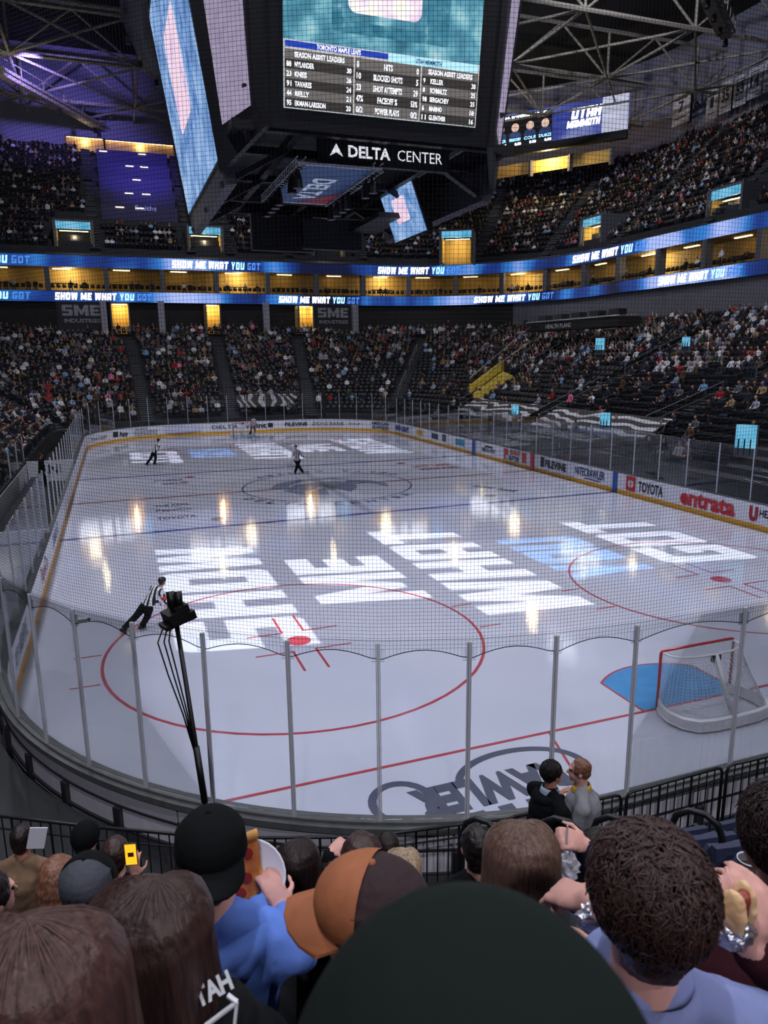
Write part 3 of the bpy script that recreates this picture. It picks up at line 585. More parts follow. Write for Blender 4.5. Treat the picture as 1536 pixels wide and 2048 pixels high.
# terraced bar rows in purple light with strip lamps
tb = thing('terrace_bar', 'terraced purple lit bar block with short strip lamps in the far upper stand', 'terrace')
tbm = mat('terrace_face', '34305c', .7)
for k in range(5):
    y = 94.2+k*2.35; z = 19.7+.79*((y-61)/27-1.03)/.032; MB().box((-5.6, y, z), (9.0, .25, 1.7)).build('terrace_front', tbm, tb); MB().box((-5.6, y+1.1, z-.7), (9.0, 2.2, .12)).build('terrace_floor', CONC, tb)
    for dx in ((-1.6, .2), (-.6, 1.0), (.3,), (-.2, 1.2), (-2.6, 1.2))[k]: MB().box((-5.9+dx*1.3, y-.2, z+.6), (1.0, .08, .12)).build('strip_lamp', mat('strip_white', 'ffedc0', emit=2.2), tb)
text('terrace_sign', 'Smiths', LEDW if False else mat('sign_pale', '8f94e0', .5, emit=.3), (-6.2, 94.02, 25.0), (1, 0, 0), (0, 0, 1), .6, 2.6, .02, tb)
# ------------------------------------------------ corner video board
vb = thing('video_board', 'large corner video board with player cards and team wordmark under the roof', 'LED display')
A0, A1, B1, B0 = at(985, 297, d=103), at(985, 237, d=103), at(1255, 192, d=94), at(1255, 262, d=94)
A0.z = B0.z = (A0.z+B0.z)/2; A1.z = B1.z = (A1.z+B1.z)/2; ax_ = (B0-A0); Lb = ax_.length; ax_.normalize(); Hb = A1.z-A0.z; nb = V3((ax_.y, -ax_.x, 0)).normalized()
if nb.dot(CAM-A0) < 0: nb = -nb
def vquad(x0, x1, z0, z1, m, name, k=.02):
    o_ = A0+nb*k; f = lambda x, z: o_+ax_*(x*Lb)+V3((0, 0, z*Hb)); return MB().slab([f(x0, z0), f(x1, z0), f(x1, z1), f(x0, z1)], -nb*(.3 if k < .03 else .01)).build(name, m, vb)
vquad(0, 1, 0, 1, led('led_board', [(.3, '20296e'), (.55, '3a4aa6'), (.75, '9098c8')], .9, .15), 'screen'); vquad(-.05, .46, .0, .95, mat('led_dark', '15151c', emit=.4), 'card_panel', .06); vquad(.82, 1, 0, 1, mat('led_grey', 'b3b6cc', emit=.9), 'side_panel', .05)
text('caption', 'LEADERS: POSSESSION TIME', LEDW, A0+nb*.1+ax_*(.0*Lb)+V3((0, 0, Hb*.8)), ax_, (0, 0, 1), Hb*.12, Lb*.42, .02, vb)
for k, nm in enumerate(('KELLER', 'SERGACHEV', 'COLE', 'DURZI')):
    c = A0+nb*.1+ax_*(Lb*(.02+.115*k)); text('player_name', nm, LEDY, c+V3((0, 0, Hb*.16)), ax_, (0, 0, 1), Hb*.09, Lb*.09, .02, vb); text('player_value', '0.00', LEDW, c+ax_*.8+V3((0, 0, Hb*.03)), ax_, (0, 0, 1), Hb*.08, Lb*.05, .02, vb)
    cc = c+ax_*(Lb*.045); pts = [cc+ax_*(Lb*.03*cos(a))+V3((0, 0, Hb*(.56+.13*sin(a)))) for a in np.linspace(0, 2*pi, 14)[:-1]]
    MB().add(pts, [tuple(range(13))]).build('player_head', mat('led_face', 'd8b8a4', emit=.9), vb); sh = [cc+ax_*(Lb*.045*a)+V3((0, 0, Hb*b)) for a, b in ((-1, .27), (1, .27), (.9, .4), (.3, .46), (-.3, .46), (-.9, .4))]
    MB().add(sh, [tuple(range(6))]).build('player_jersey', mat('led_jersey', '2a3a66', emit=.9), vb)
for s, zz, hh, xx, ww in (('UTAH', .52, .3, .6, .22), ('MAMMOTH', .28, .2, .57, .24)):
    q, tot = glyph_polys(s, Lb*ww, .2); o = link('wordmark', fill_polys([[(a, b*Hb*hh) for a, b in p] for p in q]), LEDW, vb); o.matrix_local = frame_matrix(A0+nb*.1+ax_*(Lb*xx)+V3((0, 0, Hb*zz)), ax_, (0, 0, 1))
MB().bar(A0+V3((0, 0, -.6)), B0+V3((0, 0, -.6)), .8, 1.0).build('lower_beam', BLK, vb)
# glowing lounge below the board
lg = thing('lounge_opening', 'long glowing lounge opening below the corner video board', 'opening'); Ld, Rd = at(990, 330, d=106), at(1225, 300, d=97); zl, zh = Rd.z-1.4, A0.z-1.6
MB().quad(V3((Ld.x, Ld.y, zl)), V3((Rd.x, Rd.y, zl)), V3((Rd.x, Rd.y, zh)), V3((Ld.x, Ld.y, zh))).build('warm_wall', mat('lounge_wall', 'd2ac5c', .7), lg)
for k in range(1): q = Ld.lerp(Rd, (k+.5)/1)+nb*1.6; lamp('lounge_light', 'POINT', (q.x, q.y, zh-.3), 1500, (1, .72, .3), .3).parent = lg
for k in range(4): q = Ld.lerp(Rd, k/3)+nb*.3; MB().bar((q.x, q.y, zl-.5), (q.x, q.y, zh), .5).build('mullion', COLM, lg)
# ------------------------------------------------ retired number banners
bm = mat('banner_cloth', 'c9c9d4', .8)
for s, px, py, wpx, hpx in (('7', 1363, 216, 37, 60), ('1', 1424, 208, 24, 55), ('35', 1451, 194, 26, 54), ('53', 1480, 181, 28, 52), ('14', 1510, 165, 30, 50), ('9', 1541, 150, 30, 50)):
    q = at(px, py, x=62.8); q2 = at(px+wpx/2, py, x=62.8); w_ = abs(q2.y-q.y)*2; h = hpx*.066; r = thing('number_banner', 'hanging white banner with the number %s' % {'7': 'seven, alone left of the others', '1': 'one beside thirty five', '35': 'thirty five between one and fifty three', '53': 'fifty three in the middle of the row', '14': 'fourteen right of fifty three', '9': 'nine cut by the right edge'}[s], 'banner', q)
    MB().box((0, 0, 0), (.05, w_*.92, h)).build('cloth', bm, r)
    text('number', s, mat('banner_ink', '2a2a44', .7), V3((-.04, w_*.28*(len(s)/2), -h*.12)), (0, -1, 0), (0, 0, 1), h*.34, w_*.28*len(s), .03, None).parent = r
    for zz in (.36, .28, -.3): MB().box((-.035, 0, h*zz), (.012, w_*.6, h*.03)).build('small_print', MATS['banner_ink'], r)
# ------------------------------------------------ roof steelwork
STL = mat('truss_steel', 'a09a92', .6, noise=.2); unit = MB().tube([(0, -.5, 0), (0, .5, 0)], .5, 6).mesh('truss_member'); unit.materials.append(STL); box_u = MB().box((0, 0, 0), (1, 1, 1)).mesh('beam_member'); box_u.materials.append(STL)
def member(name, a, b, r, parent, me=None):
    a, b = V3(a), V3(b); o = bpy.data.objects.new(name, me or unit); COL.objects.link(o); o.parent = parent; d = b-a
    o.matrix_local = M4.Translation((a+b)/2)@d.to_track_quat('Y', 'Z').to_matrix().to_4x4()@M4.Diagonal((r*2, d.length, r*2, 1)); return o
zb, zt_ = 38.5, 43.5
for j, y in enumerate((58, 72, 86, 100, 114)):
    r = thing('roof_truss', 'grey steel roof truss across the arena, %s from the far wall' % ('nearest', 'next', 'third', 'fourth', 'fifth')[4-j], 'truss')
    xs = list(range(-44, 80, 13)); member('bottom_chord', (xs[0], y, zb), (xs[-1], y, zb), .22, r); member('top_chord', (xs[0], y, zt_), (xs[-1], y, zt_), .22, r)
    for a, b in zip(xs, xs[1:]):
        member('post', (a, y, zb), (a, y, zt_), .15, r); member('brace', (a, y, zb), ((a+b)/2, y, zt_), .13, r); member('brace', ((a+b)/2, y, zt_), (b, y, zb), .13, r)
        if j < 4: member('tie', (a, y, zb), (b, y+14, zb), .14, r); member('tie', (b, y, zb), (a, y+14, zb), .14, r); member('purlin', (a, y, zb), (a, y+14, zb), .16, r)
for x0, y0, x1, y1, z, lab in ((12, 60, 48, 118, 37.5, 'long lit catwalk slanting below the right roof trusses'), (34, 45, 50, 57, 38, 'dark cable catwalk below the rightmost roof trusses'), (-30, 70, -6, 112, 37.5, 'catwalk with lamps below the left roof trusses')):
    r = thing('catwalk', lab, 'catwalk'); a, b = V3((x0, y0, z)), V3((x1, y1, z)); member('walkway', a, b, .45, r, box_u)
    sd = (b-a).cross(V3((0, 0, 1))).normalized()*.8
    for s in (-1, 1): member('handrail', a+sd*s+V3((0, 0, 1.1)), b+sd*s+V3((0, 0, 1.1)), .06, r); member('lower_rail', a+sd*s, b+sd*s, .1, r)
    for k in range(13): q = a.lerp(b, k/12); member('stanchion', q+sd, q+sd+V3((0, 0, 1.1)), .05, r); member('stanchion', q-sd, q-sd+V3((0, 0, 1.1)), .05, r); member('crosspiece', q-sd, q+sd, .07, r)
    for k in range(0, 13, 2): q = a.lerp(b, k/12)+V3((0, 0, -.8)); MB().lathe([(.0, .3), (.2, .3), (.28, -.3), (.0, -.28)], q, 8).build('stage_lamp', DKG, r)
lamp('roof_fill', 'SPOT', (30, 88, 30), 4200, (1, .94, .84), .5, (34, 92, 44), 150, 1); lamp('roof_fill', 'SPOT', (-18, 84, 31), 800, (1, .86, .62), .5, (-18, 92, 44), 150, 1)  # added fill from below so the roof steel shows, not house lamps
LEDT = mat('led_text', 'f4f6ff', emit=1.3)
# ================================================ centre-hung scoreboard
SBK = mat('scoreboard_casing', '17171d', .5, spec=.4); SBG = mat('scoreboard_grey', '3a3a44', .5); TILT = .142
sb = thing('scoreboard', 'huge dark centre-hung scoreboard with screens on all sides', 'scoreboard', (0, 29.2, 15.0)); sbw = sb.matrix_basis.inverted(); sb.matrix_basis = M4.Translation((0, 29.2, 15.0))
def sbp(mb, name, m, parent=sb, smooth=False):
    for i, v in enumerate(mb.v): mb.v[i] = v-V3((0, 29.2, 15.0))
    return mb.build(name, m, parent, smooth)
class Face:
    """tilted face: o = bottom left corner seen from outside, x = unit along, lean = outwards direction at the top"""
    def __init__(s, o, x, out): s.o = V3(o); s.x = V3(x).normalized(); s.y = (V3((0, 0, 1))+V3(out)*TILT); s.n = s.x.cross(s.y).normalized()
    def p(s, u, v, k=0): return s.o+s.x*u+s.y*v+s.n*k
    def rect(s, u0, u1, v0, v1, m, name, k=.02, th=.01, parent=None): return sbp(MB().slab([s.p(u0, v0, k), s.p(u1, v0, k), s.p(u1, v1, k), s.p(u0, v1, k)], -s.n*th), name, m, parent or sb)
    def txt(s, t, u, v, h, w_, m, name='screen_text', k=.05, bold=.03):
        o = text(name, t, m, s.p(u, v, k), s.x, s.y, h, w_, bold); mw = o.matrix_basis.copy(); o.parent = sb; o.matrix_basis = M4.Translation((0, -29.2, -15.0))@mw
ICEV = led('screen_ice_cave', [(.3, '2f6d86'), (.5, '5aa3bd'), (.62, '8fd0e0'), (.75, 'd6f2f6')], .85, .9, (1, 1, 1), 9); TVF = led('screen_tv_frame', [(.35, '2f7f9c'), (.6, '4f9db8'), (.75, '9ad4e4')], .75, 2.5, (1, 1, 1), 6)
TVG = led('screen_tv_glow', [(.3, 'e6c8e6'), (.5, 'fbeef2'), (.65, 'fff6e0'), (.8, 'c9a8e0')], 1.15, 1.2, (1, 1, 1), 2); LAV = led('screen_lavender', [(.2, '9a8fae'), (.8, 'b4a8c4')], .8, 3, (1, 1, 1), 8); BLUS = led('screen_blue_cave', [(.3, '4f78b4'), (.5, '7ea6dc'), (.7, 'a9c9f2'), (.85, 'e4f0fc')], .95, .7, (1, 1, 1), 9)
BLF = led('screen_blue_frame', [(.3, '4a74b8'), (.55, '6f9ad6'), (.75, 'b4d2f6')], .95, 1.6, (1, 1, 1), 6); TVP = led('screen_pink_glow', [(.3, 'd8b4e0'), (.5, 'f4dcf0'), (.7, 'f8c8d8')], 1.0, .8, (1, 1, 1), 3)
F = Face((-3.96, 20.7, 15.63), (1, 0, 0), (0, -1, 0)); W = 7.65; HT = 8.0
F.rect(-.75, W+.75, -.62, HT+.6, SBK, 'front_casing', -.05, .5); F.rect(0, W, 0, HT, ICEV, 'front_screen', .0)
def tvset(F, u0, u1, v0, v1, glow=TVG, fr=TVF, inn=ICEV):
    def rr(a0, a1, b0, b1, r, k, m, name):
        P = []
        for cx, cy, s in ((a1-r, b1-r, 0), (a0+r, b1-r, 90), (a0+r, b0+r, 180), (a1-r, b0+r, 270)):
            P += [F.p(cx+r*cos(radians(s+t)), cy+r*sin(radians(s+t)), k) for t in range(0, 91, 18)]
        sbp(MB().add(P, [tuple(range(len(P)))]), name, m)
    w_, h = u1-u0, v1-v0
    rr(u0, u1, v0, v1, w_*.03, .015, fr, 'screen_television'); rr(u0+w_*.08, u1-w_*.2, v0+h*.07, v1-h*.07, w_*.05, .02, inn, 'screen_television'); rr(u0+w_*.13, u1-w_*.25, v0+h*.12, v1-h*.12, w_*.07, .025, glow, 'screen_television')
tvset(F, 1.75, 6.3, 2.55, 7.8)
DK = mat('led_row_dark', '3a3733', emit=.5); DK2 = mat('led_row_light', '6f6a66', emit=.6); HDB = mat('led_team_blue', '1c3ca8', emit=.9); HDL = mat('led_team_pale', 'a8dcf0', emit=.95); INK = mat('led_ink', '1a5c7c', emit=.2)
F.rect(.0, W, .0, 2.12, mat('led_rule', 'd0ccc6', emit=.7), 'score_panel', .03)
F.rect(.06, W*.51, 1.9, 2.08, HDB, 'team_bar', .04); F.rect(W*.515, W-.06, 1.84, 2.1, HDL, 'team_bar', .04)
F.txt('TORONTO MAPLE LEAFS', 1.2, 1.92, .15, 1.65, LEDT); F.txt('UTAH MAMMOTH', 5.0, 1.9, .15, 1.05, INK)
cols = ((.04, W*.338, [('', 'SEASON ASSIST LEADERS', ''), ('88', 'NYLANDER', '30'), ('23', 'KNIES', '26'), ('91', 'TAVARES', '24'), ('44', 'RIELLY', '21'), ('95', 'EKMAN-LARSSON', '20')]),
        (W*.345, W*.682, [('0', 'HITS', '0'), ('10', 'BLOCKED SHOTS', '5'), ('23', 'SHOT ATTEMPTS', '29'), ('47%', 'FACEOFF %', '53%'), ('0/2', 'POWER PLAYS', '0/2')]),
        (W*.689, W-.04, [('', 'SEASON ASSIST LEADERS', ''), ('9', 'KELLER', '30'), ('8', 'SCHMALTZ', '25'), ('98', 'SERGACHEV', '25'), ('6', 'MARINO', '18'), ('11', 'GUENTHER', '16')]))
for ci, (u0, u1, rows) in enumerate(cols):
    n = len(rows); h = 1.80/n
    for i, (a, b, c) in enumerate(rows):
        v = .03+(n-1-i)*h; F.rect(u0, u1, v, v+h, DK if i % 2 else DK2, 'score_row', .042, .004); w_ = len(b)*.088
        if a: F.txt(a, u0+.06, v+.07, h*.55, .09*len(a), LEDT)
        F.txt(b, (u0+u1)/2-w_/2 if (ci == 1 or not a) else u0+.36, v+.07, h*.55, w_, LEDT)
        if c: F.txt(c, u1-.08-.09*len(c), v+.07, h*.55, .09*len(c), LEDT)
# side faces and corners
for sx, nm in ((-1, 'left'), (1, 'right')):
    xo = 6.0 if sx < 0 else 5.9
    S = Face((sx*xo, 35.0 if sx < 0 else 23.4, 14.4), (0, -1 if sx < 0 else 1, 0), (sx, 0, 0)); S.rect(-.35, 11.95, -1.0, 9.6, SBG, nm+'_casing', -.06, .45); S.rect(0, 11.6, 0, 9.2, BLUS, nm+'_screen', .0); S.rect(-.2, 11.8, -.1, 9.5, SBK, nm+'_bezel', -.04, .03); tvset(S, 2.6, 9.6, 2.2, 7.6, TVP, BLF, BLUS)
    for fy, y0 in ((-1, 20.7), (1, 37.7)):
        a, b = V3((sx*4.62 if sx < 0 else 4.5, y0, 15.0)), V3((sx*xo, 29.2+fy*6.15, 13.85)); top = 24.2
        out = V3((sx, fy, 0)).normalized(); ta = a+V3((0, 0, top-a.z))+V3((sx*.25, fy*TILT*(top-15), 0)); tb_ = b+V3((0, 0, top-b.z))+V3((sx*TILT*(top-14.4), fy*.25, 0))
        q = [a, b, tb_, ta]; sbp(MB().slab(q, -out*.25), 'corner_casing', SBK)
        f = lambda i, j: a.lerp(b, i).lerp(ta.lerp(tb_, i), j)+out*.03
        sbp(MB().slab([f(.26, .11), f(.80, .13), f(.80, .97), f(.26, .97)], -out*.02), 'corner_screen', LAV)
B_ = Face((3.96, 37.7, 15.63), (-1, 0, 0), (0, 1, 0)); B_.rect(-.75, W+.9, -.62, HT+.6, SBK, 'back_casing', -.05, .5)
# belly
mb = MB()
for y in (21.3, 24.5, 29.2, 33.8, 37.1): mb.bar((-5.7, y, 15.1), (5.7, y, 15.1), .3)
for x in (-5.6, -3.2, .2, 3.4, 5.6): mb.bar((x, 21.2, 15.15), (x, 37.2, 15.15), .3)
for sx in (-1, 1):
    for y in (23.6, 29, 34.6): mb.bar((sx*5.9, y, 13.5), (sx*3.2, y, 15.0), .35, .2)
sbp(mb, 'belly_frame', SBK); sbp(MB().box((0, 29.2, 16.4), (10.6, 16, .1)), 'belly_deck', SBK)
sbp(MB().box((1.8, 34.6, 13.6), (3.4, .4, 1.6)).box((-.6, 36.6, 13.9), (3.6, .5, 2.0)).box((3.6, 32, 13.9), (1.6, 5.0, .25)), 'belly_box', SBK)
# DELTA CENTER name sign
sg = sbp(MB().box((.37, 22.0, 14.68), (5.5, .3, .95)), 'name_sign', mat('sign_panel', '1c1c22', .5)); WL = mat('sign_letters', 'e9e9f2', emit=.9)
def on_sign(t, u, v, h, w_, bold):
    o = text('sign_lettering', t, WL, V3((u, 21.83, v)), (1, 0, 0), (0, 0, 1), h, w_, bold); mw = o.matrix_basis.copy(); o.parent = sg; o.matrix_basis = M4.Translation((0, -29.2, -15))@mw
on_sign('DELTA', -1.2, 14.48, .42, 1.75, .03); on_sign('CENTER', .85, 14.48, .42, 1.95, .0)
sbp(MB().add([(-1.95, 21.83, 14.46), (-1.68, 21.83, 14.60), (-1.41, 21.83, 14.46), (-1.68, 21.83, 14.92)], [(0, 1, 3), (1, 2, 3)]), 'sign_lettering', WL, sg)
for x in (-1.9, .4, 2.7): sbp(MB().bar((x, 22, 15.1), (x, 22, 15.5), .12), 'sign_hanger', SBK)
# horizontal under-panel with lighting trusses
DB = mat('underpanel_blue', '2a4a78', .5, emit=.12); ZU = 14.05
sbp(MB().box((-1.6, 25.0, ZU), (2.7, 6.9, .06)), 'under_panel', DB); sbp(MB().add([(-.26, 25.9, ZU-.05), (-.26, 28.4, ZU-.05), (-1.7, 28.4, ZU-.05)], [(0, 1, 2)]), 'under_panel_corner', mat('underpanel_red', '8a2438', .5, emit=.1))
o = text('under_panel_lettering', 'DELTA', mat('underpanel_white', 'c4cede', .5, emit=.25), V3((-.95, 23.6, ZU-.04)), (0, 1, 0), (1, 0, 0), .95, 4.0, .03); mw = o.matrix_basis.copy(); mw = frame_matrix((-2.05, 23.6, ZU-.045), (0, 1, 0), (1, 0, 0)); o.parent = sb; o.matrix_basis = M4.Translation((0, -29.2, -15))@mw
LM = mat('stage_lamp_black', '111116', .35); TR = mat('truss_alu', 'b4b6bc', .4, .6)
for sx in (-3.15, -.05):
    mb = MB()
    for dx in (-.16, .16):
        for dz in (0, .3): mb.tube([(sx+dx, 21.5, ZU-.1+dz), (sx+dx, 28.6, ZU-.1+dz)], .03, 5)
    for k in range(18):
        y = 21.5+k*.4; mb.tube([(sx-.16, y, ZU-.1), (sx-.16, y+.2, ZU+.2), (sx-.16, y+.4, ZU-.1)], .018, 4); mb.tube([(sx-.16, y, ZU-.1), (sx+.16, y+.2, ZU-.1)], .018, 4)
    sbp(mb, 'lighting_truss', TR)
    for y in (22.2, 23.2, 25.6, 26.4, 27.3, 28.3):
        sbp(MB().lathe([(0, .0), (.1, .0), (.16, -.25), (.2, -.62), (.0, -.66)], (sx, y, ZU-.15), 10).box((sx, y, ZU-.12), (.1, .1, .2)), 'stage_lamp', LM, smooth=False)
for y in (21.6, 28.6): sbp(MB().tube([(-3.3, y, ZU), (.1, y, ZU)], .06, 6), 'truss_end', TR)
# small tilted screen under the right side
yn, yf_ = 27.0, 31.2; c1, c2, c3, c4 = at(828, 352, y=yn), at(860, 455, y=yn), at(785, 490, y=yf_), at(748, 382, y=yf_)
for a, b in ((c1, c4), (c2, c3)): m_ = (a.x+b.x)/2, (a.z+b.z)/2; a.x = b.x = m_[0]; a.z = b.z = m_[1]
class Quad(Face):
    def __init__(s, a, b, d): s.o = V3(a); s.x = (V3(b)-V3(a)); s.W = s.x.length; s.x.normalize(); s.y = (V3(d)-V3(a)); s.H = s.y.length; s.y.normalize(); s.n = s.x.cross(s.y).normalized()
Q = Quad(c3, c2, c4)
if Q.n.dot(CAM-Q.o) < 0: Q = Quad(c2, c3, c1)
Q.rect(-.1, Q.W+.1, -.1, Q.H+.1, SBK, 'small_screen_casing', -.03, .3); Q.rect(0, Q.W, 0, Q.H, BLUS, 'small_screen', .0); tvset(Q, Q.W*.2, Q.W*.85, Q.H*.22, Q.H*.82, TVP, BLF, BLUS)
for x, y in ((-4, 23), (4, 23), (-4, 35), (4, 35)): sbp(MB().tube([(x, y, 23), (x, y, 46)], .04, 6), 'hoist_cable', DKG)
# dark ring truss behind the scoreboard, upper left
rt = thing('curved_truss', 'dark purple curved truss with small lamps hanging at the upper left', 'truss')
arc = [V3(p) for p in ((-8.2, 40, 31), (-8.4, 46, 31), (-8.3, 51.8, 31), (-7.9, 55.7, 31), (-6.9, 60.2, 31), (-5.4, 64, 31), (-4.2, 66.7, 31), (-1.5, 70, 31), (2, 72.5, 31))]
MB().tube([p+V3((1.3, 0, 0)) for p in arc], .95, 10).build('truss_tube', mat('ring_dark', '20203c', .5), rt, True)
for p in arc[1:]: MB().box(p+V3((.5, 0, -1.0)), (.35, .35, .5)).build('hanging_lamp', LM, rt)
for p in arc[::3]: MB().tube([p+V3((1.3, 0, .9)), p+V3((1.3, 0, 12))], .05, 5).build('hanger_cable', DKG, rt)
# ================================================ figures: tools
TMP = bpy.data.scenes.new('workbench')
def remesh(mb, voxel=.02, smooth=3, ratio=None, disp=None):
    """fuses overlapping shapes into one continuous skin"""
    me = mb.mesh('fused'); o = bpy.data.objects.new('fused', me); TMP.collection.objects.link(o)
    m = o.modifiers.new('r', 'REMESH'); m.mode = 'VOXEL'; m.voxel_size = voxel
    if smooth: s_ = o.modifiers.new('s', 'SMOOTH'); s_.iterations = smooth; s_.factor = .5
    if disp:
        tx = bpy.data.textures.new('d', 'CLOUDS'); tx.noise_scale = disp[1]; d = o.modifiers.new('d', 'DISPLACE'); d.texture = tx; d.strength = disp[0]; d.mid_level = .5
    if ratio: d = o.modifiers.new('d', 'DECIMATE'); d.ratio = ratio
    vl = TMP.view_layers[0]; vl.update(); dg = vl.depsgraph
    out = bpy.data.meshes.new_from_object(o.evaluated_get(dg)); bpy.data.objects.remove(o); bpy.data.meshes.remove(me)
    out.polygons.foreach_set('use_smooth', [True]*len(out.polygons)); return out
def limb(mb, P, R, n=10):
    """tapered chain with round joints"""
    P = [V3(p) for p in P]; mb.tube(P, list(R), n)
    for p, r in zip(P, R): mb.ball(p, r, n, 6)
    return mb
def sitting(mb, arms=0):
    mb.ball((0, .02, 1.20), (.078, .098, .118), 12, 8); limb(mb, [(0, -.01, 1.12), (0, -.04, 1.0)], [.055, .062])
    mb.ball((0, -.05, .88), (.20, .115, .14), 12, 7); limb(mb, [(0, -.06, .86), (0, -.06, .66), (0, -.03, .54)], [.15, .145, .16], 12)
    for s in (-1, 1):
        limb(mb, [(s*.1, .0, .52), (s*.13, .40, .52), (s*.13, .40, .46), (s*.13, .42, .10)], [.095, .075, .068, .048]); limb(mb, [(s*.13, .40, .05), (s*.14, .58, .04)], [.05, .042])
        if arms == 0: limb(mb, [(s*.20, -.05, .93), (s*.25, .04, .70), (s*.13, .26, .62)], [.062, .052, .038]); mb.ball((s*.11, .31, .61), .05, 8, 6)
        elif arms == 1: limb(mb, [(s*.20, -.05, .93), (s*.24, .14, .76), (s*.06, .26, .92)], [.062, .052, .038]); mb.ball((s*.04, .28, .97), .05, 8, 6)
        else: limb(mb, [(s*.20, -.05, .93), (s*.26, .0, .72), (s*.2, .2, .58)], [.062, .052, .038]); mb.ball((s*.18, .26, .57), .05, 8, 6)
    return mb
def standing(mb):
    mb.ball((0, .02, 1.64), (.078, .098, .118), 12, 8); limb(mb, [(0, 0, 1.56), (0, -.02, 1.44)], [.055, .062]); mb.ball((0, -.02, 1.32), (.20, .115, .14), 12, 7); limb(mb, [(0, -.02, 1.30), (0, -.01, 1.1), (0, 0, .95)], [.15, .14, .16], 12)
    for s in (-1, 1): limb(mb, [(s*.09, 0, .92), (s*.11, .02, .5), (s*.12, 0, .1)], [.095, .07, .048]); limb(mb, [(s*.12, -.02, .05), (s*.13, .16, .04)], [.05, .042]); limb(mb, [(s*.20, -.02, 1.37), (s*.26, -.02, 1.1), (s*.22, .12, .92)], [.062, .052, .038]); mb.ball((s*.21, .15, .87), .05, 8, 6)
    return mb
def classify(co, hz, hand_z):
    """0 skin, 1 hair, 2 top, 3 trousers, 4 shoes"""
    x, y, z = co
    if z > hz-.10: return 1 if (y < .03 or z > hz+.06) else 0
    if z > hz-.16 and abs(x) < .1: return 0
    return None
def sit_class(co):
    c = classify(co, 1.20, .6)
    if c is not None: return c
    x, y, z = co
    if z < .09: return 4
    if y > .22 and z > .612 and abs(x) < .3: return 0
    if z < .6 and (y > .06 or z < .47): return 3
    return 2
def stand_class(co):
    c = classify(co, 1.64, .9)
    if c is not None: return c
    x, y, z = co
    if z < .09: return 4
    if abs(x) > .15 and z < .93 and z > .78: return 0
    return 3 if z < .92 else 2
TEMPL = []
for fn, cl, a in ((sitting, sit_class, 0), (sitting, sit_class, 1), (sitting, sit_class, 2), (standing, stand_class, None)):
    hi = remesh(fn(MB(), a) if a is not None else fn(MB()), .03, 2, .28); lo = remesh(fn(MB(), a) if a is not None else fn(MB()), .045, 1, .12)
    r = []
    for me in (hi, lo):
        co = np.array([v.co for v in me.vertices]); cls = np.array([cl(c) for c in co]); me.calc_loop_triangles(); tri = np.array([t.vertices for t in me.loop_triangles]); r.append((me, co, cls, tri))
    TEMPL.append(r)
SKIN = [lin(c) for c in ('c99a80', 'b98468', 'd8ac92', '8a5c44')]; HAIR = [lin(c) for c in ('2a1d18', '1a1416', '4a3222', '6e5138', '8f8a86', '14161c')]; TROU = [lin(c) for c in ('16171c', '1d2330', '2a3144', '24242a')]
TOPS = {'black': '15161a', 'charcoal': '2c2d34', 'grey': '63656e', 'navy': '1c2440', 'white': 'd9dae2', 'pale grey': 'a2a4ae', 'light blue': '7fa6cf', 'brown': '5a4334', 'red': '9a2630', 'maroon': '4a1c26', 'green': '26402f', 'pink': 'e07ba0', 'tan': '9a7f60'}
TW = dict(black=.30, charcoal=.15, grey=.11, navy=.09, white=.10, **{'pale grey': .07, 'light blue': .045, 'brown': .035, 'red': .02, 'maroon': .03, 'green': .02, 'pink': .01, 'tan': .02}); TN = list(TW); TP = np.array([TW[k] for k in TN]); TP /= TP.sum()
# individual meshes: skin, hair, trousers in the mesh, the top in the object's own colour
INDM = attr_mat('spectator_cloth', True); STUFM = attr_mat('crowd_cloth'); IND = []
for v in range(12):
    me, co, cls, tri = TEMPL[(0, 1, 2, 3)[v % 4]][0]; me = me.copy(); at_ = me.color_attributes.new('col', 'FLOAT_COLOR', 'POINT'); pal = {0: SKIN[v % 4], 1: HAIR[v % 6], 2: (0, 0, 0), 3: TROU[v % 4], 4: lin('202024')}
    at_.data.foreach_set('color', np.array([tuple(pal[c])+(1.0 if c == 2 else 0.0,) for c in cls], dtype=np.float32).ravel()); me.materials.append(INDM); IND.append(me)
# ================================================ seats
SEATM = mat('seat_plastic', '1b1d25', .45, spec=.5)
def seat_parts():
    bk = MB(); rows = []
    for z, y, w_ in ((.44, -.16, .21), (.6, -.19, .225), (.78, -.22, .21), (.86, -.235, .16)): rows.append([V3((x*w_, y-.02*(1-abs(x)), z)) for x in (-1, -.5, 0, .5, 1)])
    bk.grid(rows); bk.grid([[p+V3((0, -.04, 0)) for p in r] for r in rows]); n = 5
    for a, b in ((rows[-1], [p+V3((0, -.04, 0)) for p in rows[-1]]), (rows[0], [p+V3((0, -.04, 0)) for p in rows[0]])): bk.grid([a, b])
    for k in (0, -1): bk.grid([[r[k] for r in rows], [r[k]+V3((0, -.04, 0)) for r in rows]])
    pan = MB().box((0, -.09, .60), (.42, .06, .36), M4.Rotation(radians(-8), 3, 'X'))     # folded up pan
    arm = MB().box((.265, .0, .62), (.05, .34, .035)).box((.265, -.1, .32), (.035, .06, .6))
    return bk, pan, arm
sbk, span_, sarm = seat_parts(); seat_all = MB()
for q in (sbk, span_, sarm): seat_all.add(q.v, q.f)
seat_me = seat_all.mesh('stadium_seat'); seat_me.materials.append(SEATM); seat_lo = MB().box((0, -.2, .66), (.43, .05, .42)).box((0, -.1, .60), (.42, .05, .34)).box((.265, 0, .61), (.04, .32, .03))
slo_v = np.array([tuple(v) for v in seat_lo.v]); slo_f = np.array(seat_lo.f)
